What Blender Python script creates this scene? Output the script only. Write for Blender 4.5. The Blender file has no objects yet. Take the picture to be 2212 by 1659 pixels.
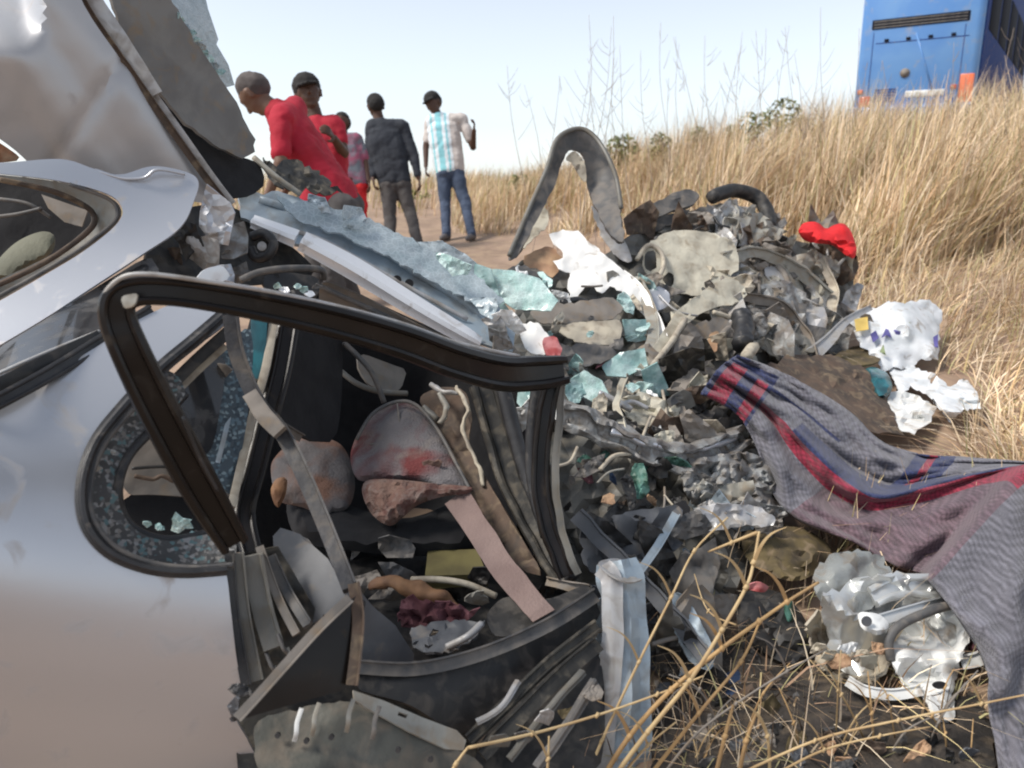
import bpy, bmesh, math, random
import numpy as np
from mathutils import Vector, Matrix, noise
from mathutils.geometry import delaunay_2d_cdt

# ------------------------------------------------------------------ camera, sky, sun, exposure
scn = bpy.context.scene
COL = scn.collection
R = math.radians
CZ, PITCH, F, CU, CV = 1.25, R(13.9), 1736.0, 1106.0, 829.5
cam_d = bpy.data.cameras.new('camera'); cam = bpy.data.objects.new('camera', cam_d); COL.objects.link(cam)
cam.location = (0, 0, CZ); cam.rotation_euler = (R(90) - PITCH, 0, 0)
cam_d.sensor_width = 36; cam_d.lens = 36 * F / 2212; cam_d.clip_start = .02; cam_d.clip_end = 2000
cam_d.dof.use_dof = True; cam_d.dof.focus_distance = 2.3; cam_d.dof.aperture_fstop = 4.0
scn.camera = cam
SUN_AZ, SUN_EL = R(-104), R(52)
w = bpy.data.worlds.new('World'); scn.world = w; w.use_nodes = True
nt = w.node_tree; bg = nt.nodes['Background']
sky = nt.nodes.new('ShaderNodeTexSky'); sky.sky_type = 'NISHITA'; sky.sun_disc = False
sky.sun_elevation = SUN_EL; sky.sun_rotation = SUN_AZ; sky.dust_density = .5; sky.air_density = 1.0; sky.ozone_density = 1.5
hs = nt.nodes.new('ShaderNodeHueSaturation'); hs.inputs['Saturation'].default_value = .3; hs.inputs['Value'].default_value = 1.0
nt.links.new(sky.outputs[0], hs.inputs['Color']); tn = nt.nodes.new('ShaderNodeMix'); tn.data_type = 'RGBA'; tn.blend_type = 'MULTIPLY'; tn.inputs[0].default_value = 1; tn.inputs[7].default_value = (.945, .985, 1.03, 1)
nt.links.new(hs.outputs[0], tn.inputs[6]); nt.links.new(tn.outputs[2], bg.inputs['Color'])
bg.inputs['Strength'].default_value = .13
sl = bpy.data.lights.new('sun', 'SUN'); sun = bpy.data.objects.new('sun', sl); COL.objects.link(sun)
sl.energy = 2.9; sl.angle = R(16); sl.color = (1, .93, .84)
sdir = Vector((math.sin(SUN_AZ) * math.cos(SUN_EL), math.cos(SUN_AZ) * math.cos(SUN_EL), math.sin(SUN_EL)))
sun.rotation_euler = sdir.to_track_quat('Z', 'Y').to_euler()
vs = scn.view_settings; vs.view_transform = 'Standard'; vs.look = 'None'; vs.exposure = .53; vs.gamma = 1; vs.use_curve_mapping = False
scn.render.engine = 'CYCLES'; scn.cycles.use_denoising = True; scn.cycles.filter_width = 2.0
scn.cycles.max_bounces = 6; scn.cycles.transparent_max_bounces = 8

random.seed(7); rng = np.random.default_rng(7)
SP, CP = math.sin(PITCH), math.cos(PITCH)
def P(u, v, d):
    a = (CV - v) / F
    return Vector(((u - CU) / F * d, d * (CP + SP * a), CZ + d * (-SP + CP * a)))
def ground_z(x, y):
    yy = min(max(y - 1.5, 0), 14.5)
    k = min(max(y / 4, 0), 1)
    return .08 * yy + .13 * min(max(x, 0), 9) * k + .03 * noise.noise(Vector((x * .6, y * .6, 3)))

# ------------------------------------------------------------------ materials
MATS = {}
def M(name, c, c2=None, rough=.5, metal=0, ns=6, bump=0, bs=30, dirt=0, dcol=(.23, .17, .11), trans=0, coat=0, thr=(.4, .6), alpha=1, spec=.5, sheen=0):
    m = bpy.data.materials.new(name); m.use_nodes = True; t = m.node_tree; N = t.nodes; L = t.links
    b = N['Principled BSDF']; tc = N.new('ShaderNodeTexCoord')
    b.inputs['Base Color'].default_value = (*c, 1); b.inputs['Roughness'].default_value = rough; b.inputs['Metallic'].default_value = metal
    b.inputs['Specular IOR Level'].default_value = spec
    if coat: b.inputs['Coat Weight'].default_value = coat
    if trans: b.inputs['Transmission Weight'].default_value = trans
    if sheen: b.inputs['Sheen Weight'].default_value = sheen
    if alpha < 1: b.inputs['Alpha'].default_value = alpha
    col = None
    def nz(scale, detail=6, dist=0):
        n = N.new('ShaderNodeTexNoise'); n.inputs['Scale'].default_value = scale; n.inputs['Detail'].default_value = detail; n.inputs['Distortion'].default_value = dist
        L.new(tc.outputs['Object'], n.inputs['Vector']); return n
    def mix(f, a, bb):
        x = N.new('ShaderNodeMix'); x.data_type = 'RGBA'; L.new(f, x.inputs['Factor'])
        for s, val in (('A', a), ('B', bb)):
            i = [q for q in x.inputs if q.name == s and q.type == 'RGBA'][0]
            if isinstance(val, tuple): i.default_value = (*val, 1)
            else: L.new(val, i)
        return [q for q in x.outputs if q.type == 'RGBA'][0]
    def ramp(src, lo, hi):
        r = N.new('ShaderNodeMapRange'); r.inputs['From Min'].default_value = lo; r.inputs['From Max'].default_value = hi
        L.new(src, r.inputs['Value']); return r.outputs[0]
    if c2:
        col = mix(ramp(nz(ns, 7, .4).outputs[0], *thr), c, c2); L.new(col, b.inputs['Base Color'])
    if dirt:
        f = ramp(nz(ns * 1.7 + 3, 9, .8).outputs[0], .62 - dirt * .4, .78)
        col = mix(f, col if col else c, dcol); L.new(col, b.inputs['Base Color'])
        rr = N.new('ShaderNodeMapRange'); L.new(f, rr.inputs['Value']); rr.inputs['To Min'].default_value = rough; rr.inputs['To Max'].default_value = .85
        L.new(rr.outputs[0], b.inputs['Roughness'])
        if metal:
            mm = N.new('ShaderNodeMapRange'); L.new(f, mm.inputs['Value']); mm.inputs['To Min'].default_value = metal; mm.inputs['To Max'].default_value = 0
            L.new(mm.outputs[0], b.inputs['Metallic'])
    if bump:
        bn = N.new('ShaderNodeBump'); bn.inputs['Strength'].default_value = bump; bn.inputs['Distance'].default_value = .01
        L.new(nz(bs, 6).outputs[0], bn.inputs['Height']); L.new(bn.outputs[0], b.inputs['Normal'])
    MATS[name] = m; return m
M('silver', (.52, .535, .57), rough=.33, metal=.62, bump=.04, bs=7, dirt=.10, dcol=(.40, .36, .32), coat=.1)
M('silver_roof', (.43, .435, .45), (.46, .45, .45), rough=.42, metal=.4, ns=3, bump=.03, bs=6, dirt=.08, dcol=(.33, .29, .27))
M('sill_paint', (.08, .081, .07), (.05, .05, .044), rough=.55, ns=9, metal=.15, bump=.35, dirt=.45, dcol=(.16, .13, .1))
M('rail_grey', (.045, .044, .047), (.07, .068, .068), rough=.55, ns=12, bump=.3, bs=40, dirt=.35, dcol=(.13, .11, .09))
M('headrest', (.15, .15, .11), (.11, .11, .08), rough=.85, bump=.3, bs=90)
M('dark_metal', (.022, .021, .019), (.045, .042, .036), rough=.5, metal=.2, ns=12, bump=.3, dirt=.35, dcol=(.14, .12, .09))
M('silver_dull', (.42, .42, .43), (.48, .475, .46), rough=.5, metal=.5, ns=9, bump=.2, bs=25, dirt=.5, dcol=(.2, .17, .14))
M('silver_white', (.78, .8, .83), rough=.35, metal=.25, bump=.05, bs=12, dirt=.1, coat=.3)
M('steel_blue', (.30, .37, .43), (.40, .46, .50), rough=.45, metal=.35, ns=7, bump=.15, dirt=.35, dcol=(.2, .19, .17))
M('crushed', (.34, .35, .35), (.17, .16, .155), rough=.55, metal=.4, ns=14, bump=.6, bs=60, dirt=.5, dcol=(.16, .13, .10))
M('roof_inner', (.2, .195, .185), (.15, .145, .14), rough=.8, ns=10, bump=.15, dirt=.2)
M('grey_primer', (.17, .165, .15), (.11, .108, .098), rough=.55, ns=8, metal=.15, bump=.2, dirt=.4, dcol=(.15, .13, .1))
M('grey_light', (.31, .30, .265), (.22, .215, .19), rough=.55, ns=10, bump=.15, dirt=.4)
M('rubber', (.018, .018, .02), (.03, .03, .032), rough=.45, ns=20, bump=.15, dirt=.15, dcol=(.1, .09, .08))
M('frame_brown', (.007, .0055, .005), (.012, .009, .008), rough=.3, ns=8, bump=.08, bs=20, dirt=.04, dcol=(.05, .04, .03), spec=.28)
M('black_trim', (.013, .013, .014), (.024, .023, .022), rough=.55, ns=12, bump=.25, dirt=.35, dcol=(.09, .08, .07))
M('black_fabric_void', (.010, .010, .012), (.016, .016, .018), rough=.95, ns=14, bump=.3)  # fabric, and the painted dark of voids and cabin interior
M('dark_glass', (.03, .032, .036), rough=.08, dirt=.35, dcol=(.09, .085, .08), coat=.6)
M('grey_plastic', (.075, .08, .09), (.10, .105, .115), rough=.55, ns=7, bump=.12, dirt=.2, dcol=(.2, .17, .14))
M('charcoal', (.06, .06, .062), (.095, .094, .094), rough=.6, ns=9, bump=.25, dirt=.55, dcol=(.20, .175, .15))
M('taupe', (.225, .20, .175), (.15, .135, .12), rough=.7, ns=9, bump=.2, dirt=.3)
M('beige', (.47, .42, .33), (.36, .32, .26), rough=.75, ns=11, bump=.25, dirt=.35, dcol=(.2, .16, .12))
M('cream', (.52, .49, .40), (.40, .37, .30), rough=.85, ns=9, bump=.4, bs=45, dirt=.3, dcol=(.25, .2, .14))
M('white_paint', (.82, .81, .78), rough=.5, bump=.1, dirt=.08)
M('white_plastic', (.74, .75, .74), (.62, .63, .62), rough=.4, ns=8, bump=.1, dirt=.2, coat=.2)
M('chrome', (.62, .63, .62), rough=.3, metal=.6, bump=.1, dirt=.25)
M('clear_plastic', (.36, .375, .36), (.28, .29, .275), rough=.2, ns=12, bump=.2, dirt=.3, trans=.3, coat=.5)
M('rust', (.20, .085, .04), (.10, .05, .03), rough=.85, ns=15, bump=.4, dirt=.3)
M('brown', (.10, .065, .045), (.06, .045, .035), rough=.8, ns=12, bump=.3, dirt=.3)
M('tan', (.42, .27, .16), (.34, .2, .12), rough=.75, ns=12, bump=.3, dirt=.2)
M('orange_tan', (.27, .14, .065), (.15, .075, .04), rough=.7, ns=12, bump=.3)
M('olive', (.12, .09, .04), (.065, .05, .03), rough=.85, ns=14, bump=.4, dirt=.2)
M('yellow_olive', (.15, .13, .05), (.10, .085, .035), rough=.6, ns=10, bump=.1)
M('blue_bit', (.025, .05, .11), (.045, .075, .14), rough=.6, bump=.2)
M('green_bit', (.03, .08, .055), (.1, .24, .2), rough=.5, ns=20, bump=.2)
M('maroon', (.075, .02, .028), (.13, .05, .06), rough=.85, ns=14, bump=.3)
M('pink_bit', (.5, .2, .2), (.3, .05, .05), rough=.7, ns=16, bump=.2)
M('seat_grey', (.155, .145, .15), (.13, .03, .03), rough=.95, ns=5.2, bump=.7, bs=160, thr=(.48, .62), dirt=.25, dcol=(.2, .17, .15))
M('seat_fold', (.17, .105, .082), (.11, .05, .042), rough=.92, ns=16, bump=.8, bs=90, dirt=.4, dcol=(.2, .16, .14))
M('seat_side', (.12, .11, .11), (.15, .08, .055), rough=.9, ns=6, bump=.35, bs=120, thr=(.45, .6))
M('belt', (.21, .15, .135), (.16, .11, .10), rough=.8, ns=6, bump=.35, bs=160)
M('cloth_grey', (.145, .142, .168), (.11, .108, .128), rough=.95, ns=9, bump=.6, bs=230, sheen=.2)
M('cloth_mauve', (.14, .092, .11), (.11, .072, .09), rough=.95, ns=9, bump=.6, bs=230, sheen=.2)
M('cloth_navy', (.02, .028, .085), (.026, .036, .10), rough=.95, ns=12, bump=.6, bs=230, sheen=.2)
M('cloth_red', (.27, .018, .045), (.2, .015, .038), rough=.95, ns=12, bump=.6, bs=230, sheen=.2)
M('red_cloth', (.62, .012, .016), (.48, .008, .012), rough=.8, ns=10, bump=.3)
M('white_bag', (.70, .72, .74), (.55, .58, .6), rough=.5, ns=9, bump=.35, bs=25, dirt=.12)
M('ink_purple', (.10, .09, .28), rough=.7); M('ink_yellow', (.7, .5, .14), rough=.7); M('ink_green', (.3, .36, .2), rough=.7)
M('teal_dark', (.01, .05, .065), (.02, .14, .17), rough=.3, ns=12, bump=.3, coat=.4)
M('straw', (.52, .39, .21), (.38, .26, .13), rough=.75, ns=10, bump=.2)
M('straw_orange', (.45, .29, .13), (.33, .21, .10), rough=.75, ns=10, bump=.2)
M('skin', (.085, .045, .03), (.07, .036, .024), rough=.5, ns=8, bump=.05, spec=.3)
M('skin_light', (.17, .10, .068), (.14, .08, .055), rough=.5, ns=8, bump=.05, spec=.3)
M('hair', (.012, .011, .011), rough=.85, bump=.5, bs=120)
M('hair_grey', (.10, .085, .08), (.06, .05, .048), rough=.85, bump=.4, bs=120)
M('shirt_red', (.40, .010, .03), (.32, .008, .022), rough=.85, ns=5, bump=.3, bs=30)
M('shirt_dark', (.022, .026, .036), (.03, .035, .045), rough=.9, ns=5, bump=.4, bs=30)
M('shirt_cream', (.56, .51, .48), (.5, .45, .42), rough=.9, ns=5, bump=.3, bs=30)
M('shirt_white', (.72, .78, .82), rough=.9, bump=.3, bs=30)
M('shirt_aqua', (.28, .62, .68), rough=.9, bump=.3, bs=30)
M('jeans', (.045, .065, .11), (.07, .095, .15), rough=.9, ns=7, bump=.3, bs=60)
M('trouser_dark', (.06, .055, .055), (.085, .08, .078), rough=.9, ns=7, bump=.3, bs=60)
M('shirt_patch', (.14, .16, .19), (.26, .07, .12), rough=.9, ns=9, bump=.3, bs=30)
M('shoe', (.12, .11, .11), rough=.6)
M('bus_blue', (.085, .235, .54), (.12, .28, .56), rough=.45, ns=1.2, bump=.02, dirt=.12, dcol=(.25, .3, .4), coat=.3)
M('bus_shade_seams', (.02, .05, .19), rough=.75, dirt=.1, spec=.2)
M('bus_slot', (.012, .014, .022), rough=.8, spec=.1)
M('lamp_red', (.5, .05, .03), rough=.3, coat=.5); M('lamp_orange', (.75, .17, .06), rough=.3, coat=.5)
M('leaf_green', (.10, .12, .035), (.16, .16, .05), rough=.8, ns=3)
M('twig', (.24, .19, .16), (.32, .26, .21), rough=.85, ns=20)

for q in ('cloth_grey', 'cloth_mauve', 'cloth_navy', 'cloth_red'):
    t = MATS[q].node_tree; N = t.nodes; L = t.links; b = N['Principled BSDF']; src = b.inputs['Base Color'].links[0].from_socket; tc = N.new('ShaderNodeTexCoord')
    for ax in ('X', 'Z'):
        wt = N.new('ShaderNodeTexWave'); wt.bands_direction = ax; wt.inputs['Scale'].default_value = 24; wt.inputs['Distortion'].default_value = 3; wt.inputs['Detail'].default_value = 3
        L.new(tc.outputs['Object'], wt.inputs['Vector']); mr = N.new('ShaderNodeMapRange'); mr.inputs['To Min'].default_value = .78; mr.inputs['To Max'].default_value = 1.16; L.new(wt.outputs['Fac'], mr.inputs['Value'])
        mx = N.new('ShaderNodeMix'); mx.data_type = 'RGBA'; mx.blend_type = 'MULTIPLY'; mx.inputs[0].default_value = 1; L.new(src, mx.inputs[6]); L.new(mr.outputs[0], mx.inputs[7]); src = mx.outputs[2]
    L.new(src, b.inputs['Base Color'])
def glass_mat(name, c, c2, alpha, crack):
    m = M(name, c, c2, rough=.25, ns=18, bump=.3, bs=60, spec=.6)
    t = m.node_tree; N = t.nodes; L = t.links; b = N['Principled BSDF']
    vo = N.new('ShaderNodeTexVoronoi'); vo.feature = 'DISTANCE_TO_EDGE'; vo.inputs['Scale'].default_value = crack
    tc = N.new('ShaderNodeTexCoord'); L.new(tc.outputs['Object'], vo.inputs['Vector'])
    r = N.new('ShaderNodeMapRange'); r.inputs['From Max'].default_value = .09; r.inputs['To Min'].default_value = 1; r.inputs['To Max'].default_value = alpha
    L.new(vo.outputs[0], r.inputs['Value']); L.new(r.outputs[0], b.inputs['Alpha'])
    return m
glass_mat('broken_glass', (.45, .66, .63), (.62, .78, .76), .72, 70)
glass_mat('sky_glass', (.44, .51, .55), (.36, .44, .48), .72, 55)
glass_mat('teal_glass', (.26, .43, .42), (.46, .62, .61), .85, 60)
def crumb_mat(name, base, bits, scale, thr):
    m = M(name, base, rough=.55, bump=.5, bs=50); t = m.node_tree; N = t.nodes; L = t.links; b = N['Principled BSDF']
    vo = N.new('ShaderNodeTexVoronoi'); vo.inputs['Scale'].default_value = scale
    tc = N.new('ShaderNodeTexCoord'); L.new(tc.outputs['Object'], vo.inputs['Vector'])
    cr = N.new('ShaderNodeValToRGB'); e = cr.color_ramp; e.interpolation = 'CONSTANT'
    e.elements[0].color = (*base, 1); e.elements[1].position = thr; e.elements[1].color = (*bits[0], 1)
    for k, c in enumerate(bits[1:]):
        q = e.elements.new(thr + (1 - thr) * (k + 1) / len(bits)); q.color = (*c, 1)
    sp = N.new('ShaderNodeSeparateColor'); L.new(vo.outputs['Color'], sp.inputs[0]); L.new(sp.outputs[0], cr.inputs[0])
    L.new(cr.outputs[0], b.inputs['Base Color'])
crumb_mat('crumbs', (.06, .06, .06), [(.12, .12, .12), (.2, .19, .18), (.10, .17, .18), (.26, .26, .26)], 150, .5)
crumb_mat('crumbs_blue', (.05, .075, .095), [(.10, .16, .2), (.03, .05, .07), (.2, .27, .3)], 150, .55)

# ------------------------------------------------------------------ builders
def tag(o, label=None, cat=None, group=None, kind=None):
    for k, v in (('label', label), ('category', cat), ('group', group), ('kind', kind)):
        if v: o[k] = v
    return o
def empty(name, loc, label=None, cat=None, group=None):
    o = bpy.data.objects.new(name, None); COL.objects.link(o); o.location = loc; o.empty_display_size = .1
    return tag(o, label, cat, group)
def abs_loc(o):
    v = Vector((0, 0, 0))
    while o: v += o.location; o = o.parent
    return v
def mk(name, vs_, fs_, m, parent=None, smooth=True, fmat=None, th=0, off=0, bevel=0, crisp=True):
    vs_ = [Vector(v) for v in vs_]
    c = sum(vs_, Vector()) / max(len(vs_), 1)
    me = bpy.data.meshes.new(name); me.from_pydata([v - c for v in vs_], [], fs_)
    ms = m if isinstance(m, (list, tuple)) else [m]
    for q in ms: me.materials.append(MATS[q])
    if fmat is not None: me.polygons.foreach_set('material_index', fmat)
    if smooth: me.polygons.foreach_set('use_smooth', [True] * len(me.polygons))
    me.update()
    o = bpy.data.objects.new(name, me); COL.objects.link(o)
    if parent: o.parent = parent; o.location = c - abs_loc(parent)
    else: o.location = c
    if th:
        s = o.modifiers.new('thickness', 'SOLIDIFY'); s.thickness = th; s.offset = off
        if crisp:
            es = o.modifiers.new('crisp', 'EDGE_SPLIT'); es.split_angle = R(46)
    if bevel:
        bv = o.modifiers.new('bevel', 'BEVEL'); bv.width = bevel; bv.segments = 2; bv.limit_method = 'ANGLE'
    return o
def cat_rom(p, closed=True, sub=6):
    p = np.asarray(p, float); n = len(p); out = []
    for i in range(n if closed else n - 1):
        g = lambda k: p[k % n] if closed else p[min(max(k, 0), n - 1)]
        p0, p1, p2, p3 = g(i - 1), g(i), g(i + 1), g(i + 2)
        for t in np.arange(sub) / sub:
            out.append(.5 * ((2 * p1) + (-p0 + p2) * t + (2 * p0 - 5 * p1 + 4 * p2 - p3) * t ** 2 + (-p0 + 3 * p1 - 3 * p2 + p3) * t ** 3))
    if not closed: out.append(p[-1])
    return np.array(out)
def resample(p, step, closed=True):
    q = np.vstack([p, p[:1]]) if closed else p
    out = []
    for a, b in zip(q[:-1], q[1:]):
        n = max(1, int(round(np.linalg.norm(b - a) / step)))
        for k in range(n): out.append(a + (b - a) * k / n)
    if not closed: out.append(q[-1])
    return np.array(out)
def thin(p, step):
    keep = [p[0]]
    for q in p[1:]:
        if np.linalg.norm(q - keep[-1]) > step: keep.append(q)
    if len(keep) > 3 and np.linalg.norm(keep[0] - keep[-1]) < step * .6: keep.pop()
    return np.array(keep)
def inside(pts, poly):
    x, y = pts[:, 0], pts[:, 1]; r = np.zeros(len(pts), bool)
    a = poly; b = np.roll(poly, -1, 0)
    for (x1, y1), (x2, y2) in zip(a, b):
        c = ((y1 > y) != (y2 > y)); 
        if y1 != y2: r ^= c & (x < (x2 - x1) * (y - y1) / (y2 - y1) + x1)
    return r
def quad_fn(anc):
    A = np.asarray(anc, float); b = lambda q: np.c_[np.ones(len(q)), q[:, 0] / 500, q[:, 1] / 500, (q[:, 0] / 500) ** 2, q[:, 0] * q[:, 1] / 250000, (q[:, 1] / 500) ** 2]
    wv = np.linalg.lstsq(b(A), A[:, 2], rcond=None)[0]
    return lambda q: b(np.asarray(q, float)[:, :2]) @ wv
def depth_fn(anc):
    """smooth depth surface (metres) through a few anchors (u, v, depth)"""
    if callable(anc): return anc
    if not isinstance(anc, (list, tuple)): return lambda q: np.full(len(q), float(anc))
    A = np.asarray(anc, float); X = A[:, :2] / 500; n = len(A)
    if n < 3: return lambda q: np.full(len(q), A[:, 2].mean())
    def ph(r): return np.where(r > 1e-9, r * r * np.log(np.maximum(r, 1e-9)), 0)
    K = ph(np.linalg.norm(X[:, None] - X[None], axis=2)) + np.eye(n) * 1e-3
    Pm = np.c_[np.ones(n), X]
    S = np.block([[K, Pm], [Pm.T, np.zeros((3, 3))]])
    wv = np.linalg.lstsq(S, np.r_[A[:, 2], 0, 0, 0], rcond=None)[0]
    def fn(q):
        Q = np.asarray(q, float)[:, :2] / 500
        return ph(np.linalg.norm(Q[:, None] - X[None], axis=2)) @ wv[:n] + np.c_[np.ones(len(Q)), Q] @ wv[n:]
    return fn
def crumple(p, sc, seed):
    q = p * sc + Vector((seed * 7.3, seed * 3.1, seed * 5.7))
    return (abs(noise.noise(q)) + .5 * abs(noise.noise(q * 2.1)) + .25 * noise.noise(q * 4.3)) - .45
def chaikin(p, k=.2, it=2):
    p = np.asarray(p, float)
    for _ in range(it):
        q = np.roll(p, -1, 0); p = np.stack([p * (1 - k) + q * k, p * k + q * (1 - k)], 1).reshape(-1, 2)
    return p
def plate(name, outline, anc, m, parent=None, holes=(), th=.004, res=22, amp=0, sc=8, sharp=False, bulge=0, back=.5, seed=0, extra=None, flat=False, off=0, cat=False, jag=0, soft=False):
    """a sheet cut to an outline, bent through its depth anchors; with bulge it is a closed cushion"""
    def loop(o):
        o = np.asarray(o, float)
        b_ = thin(resample(o if sharp else cat_rom(o, True, 6) if cat else chaikin(o), res), res * .5)
        if jag:
            rj = np.random.default_rng(seed + 3); b_ = b_ + rj.normal(0, jag, b_.shape)
        return b_
    B = loop(outline); H = [loop(h) for h in holes]
    allb = np.vstack([B] + H)
    lo, hi = B.min(0), B.max(0); r_ = random.Random(seed + 1)
    g = []
    y = lo[1]; row = 0
    while y < hi[1]:
        x = lo[0] + (res / 2 if row % 2 else 0)
        while x < hi[0]:
            g.append((x + r_.uniform(-.2, .2) * res, y + r_.uniform(-.2, .2) * res)); x += res
        y += res * .87; row += 1
    g = np.array(g) if g else np.zeros((0, 2))
    if len(g):
        k = inside(g, B)
        for h in H: k &= ~inside(g, h)
        g = g[k]
    if len(g):
        dist = np.min(np.linalg.norm(g[:, None] - allb[None], axis=2), axis=1); g = g[dist > res * .5]
    pts = np.vstack([allb, g]) if len(g) else allb
    edges = []; s = 0
    for l in [B] + H:
        n = len(l); edges += [(s + i, s + (i + 1) % n) for i in range(n)]; s += n
    cv, _, cf, *_r = delaunay_2d_cdt([Vector(p) for p in pts], edges, [], 0, 1e-3)
    Q = np.array([(v.x, v.y) for v in cv]); T = np.array([list(f) for f in cf])
    cen = Q[T].mean(1); k = inside(cen, B)
    for h in H: k &= ~inside(cen, h)
    T = T[k]
    used = np.unique(T); mp = -np.ones(len(Q), int); mp[used] = np.arange(len(used)); Q = Q[used]; T = mp[T]
    # orient to the camera: image y points down
    a, b, c = Q[T[:, 0]], Q[T[:, 1]], Q[T[:, 2]]
    cr = (b[:, 0] - a[:, 0]) * (c[:, 1] - a[:, 1]) - (b[:, 1] - a[:, 1]) * (c[:, 0] - a[:, 0])
    T[cr > 0] = T[cr > 0][:, ::-1]
    D = depth_fn(anc)(Q)
    if extra: D = D + np.array([extra(u, v) for u, v in Q])
    bd = np.min(np.linalg.norm(Q[:, None] - allb[None], axis=2), axis=1) if bulge else None
    V = []
    for i, (u, v) in enumerate(Q):
        d = D[i]
        if amp:
            w_ = P(u, v, d)
            d += amp * ((noise.noise(w_ * sc) + .45 * abs(noise.noise(w_ * sc * 2.3)) ) if soft else crumple(w_, sc, seed))
        V.append((u, v, d))
    if not bulge:
        o = mk(name, [P(*q) for q in V], T.tolist(), m, parent, not flat, th=th, off=off)
        if amp and not flat: o.data.set_sharp_from_angle(angle=R(38))
        return o
    mx = max(bd.max(), 1e-6); t = np.clip(bd / mx, 0, 1); prof = np.sqrt(np.clip(1 - (1 - t) ** 2, 0, 1))
    front = [P(u, v, d - bulge * prof[i]) for i, (u, v, d) in enumerate(V)]
    bk = {}; verts = list(front)
    for i, (u, v, d) in enumerate(V):
        if bd[i] > res * .25: bk[i] = len(verts); verts.append(P(u, v, d + bulge * back * prof[i]))
    f2 = [[bk.get(x, x) for x in tri][::-1] for tri in T.tolist() if any(x in bk for x in tri)]
    o = mk(name, verts, T.tolist() + f2, m, parent, not flat)
    if amp and not flat: o.data.set_sharp_from_angle(angle=R(42))
    return o
PROF = {
    'round': [(math.cos(a) * .5, math.sin(a) * .5) for a in np.linspace(0, 2 * math.pi, 11)[:-1]],
    'rect': [(-.5, -.5), (.5, -.5), (.5, .42), (.42, .5), (-.42, .5), (-.5, .42)],
    'channel': [(-.5, -.45), (-.5, .3), (-.45, .42), (-.32, .5), (-.24, .42), (-.2, .12), (.2, .12), (.24, .42), (.32, .5), (.45, .42), (.5, .3), (.5, -.45)],
    'ridge': [(-.5, -.2), (-.5, 0), (-.3, .1), (-.12, .5), (.12, .5), (.3, .1), (.5, 0), (.5, -.2)],
    'lip': [(-.5, -.5), (-.5, .5), (-.36, .5), (-.3, .1), (.5, .18), (.5, -.5)],
}
def bar(name, pts, wpx, m, parent=None, prof='round', h=1.0, sub=6, amp=0, sc=20, seed=0, smooth=True, world=False, twist=0):
    """a swept section; widths in picture pixels at their depth (metres if world)"""
    pts = [list(p) + ([wpx] if len(p) == 3 else []) for p in pts]
    C = cat_rom(np.array(pts, float), False, sub)
    W = [Vector(c[:3]) if world else P(c[0], c[1], c[2]) for c in C]
    rad = [c[3] if world else c[3] * c[2] / F for c in C]
    pr = PROF[prof]; n = len(pr); V = []; Fc = []
    cp = Vector((0, 0, CZ)); last = None
    for i, p in enumerate(W):
        t = (W[min(i + 1, len(W) - 1)] - W[max(i - 1, 0)]).normalized()
        view = (cp - p).normalized()
        side = t.cross(view)
        if side.length < .15 and last is not None: side = last - t * last.dot(t)
        side.normalize()
        if last is not None and side.dot(last) < -.2: side = -side
        last = side; up = side.cross(t).normalized()
        if up.dot(view) < 0: up = -up
        if twist:
            a = twist * i / len(W); side, up = side * math.cos(a) + up * math.sin(a), up * math.cos(a) - side * math.sin(a)
        k = 1
        for x, y in pr:
            q = p + side * x * rad[i] + up * y * rad[i] * h
            if amp: q += up * amp * crumple(q, sc, seed) + side * amp * .6 * noise.noise(q * sc)
            V.append(q)
    for i in range(len(W) - 1):
        for j in range(n):
            a, b = i * n + j, i * n + (j + 1) % n
            Fc.append([a, b, b + n, a + n])
    Fc.append(list(range(n))[::-1]); Fc.append([(len(W) - 1) * n + j for j in range(n)])
    o = mk(name, V, Fc, m, parent, smooth)
    if smooth and prof != 'round':
        o.data.set_sharp_from_angle(angle=R(35))
    return o
def disc(name, u, v, d, r, m, parent=None, ry=None, th=.004):
    ry = ry or r
    return plate(name, [(u + r * math.cos(a), v + ry * math.sin(a)) for a in np.linspace(0, 6.283, 13)[:-1]], d, m, parent, th=th, res=max(r * .5, 3), cat=True)
def blobby(u, v, ru, rv, seed, n=9, rough=.35, rot=0):
    r_ = random.Random(seed); out = []
    for k in range(n):
        a = 2 * math.pi * k / n + r_.uniform(-.25, .25); s = 1 + r_.uniform(-rough, rough)
        x, y = ru * s * math.cos(a), rv * s * math.sin(a)
        out.append((u + x * math.cos(rot) - y * math.sin(rot), v + x * math.sin(rot) + y * math.cos(rot)))
    return out
def tilt(u, v, d, su, sv, seed, k=.5):
    r_ = random.Random(seed * 3 + 5); a, b = r_.uniform(-1, 1) * k * su / F * d, r_.uniform(-1, 1) * k * sv / F * d
    c = r_.uniform(-.4, .4) * k * su / F * d
    return [(u - su, v - sv, d - a - b + c), (u + su, v - sv, d + a - b - c), (u + su, v + sv, d + a + b + c), (u - su, v + sv, d - a + b - c)]
def scrap(name, u, v, d, su, sv, m, parent=None, seed=0, rot=0, k=.9, th=.003, amp=None, sharp=True):
    s = max(su, sv) * d / F
    return plate(name, blobby(u, v, su, sv, seed, 7 + seed % 4, .4, rot), tilt(u, v, d, su, sv, seed, k), m, parent, th=th, res=max(min(su, sv) * .33, 3.5), amp=s * .55 if amp is None else amp, sc=.9 / s, sharp=sharp, seed=seed, flat=seed % 3 > 0)

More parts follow.
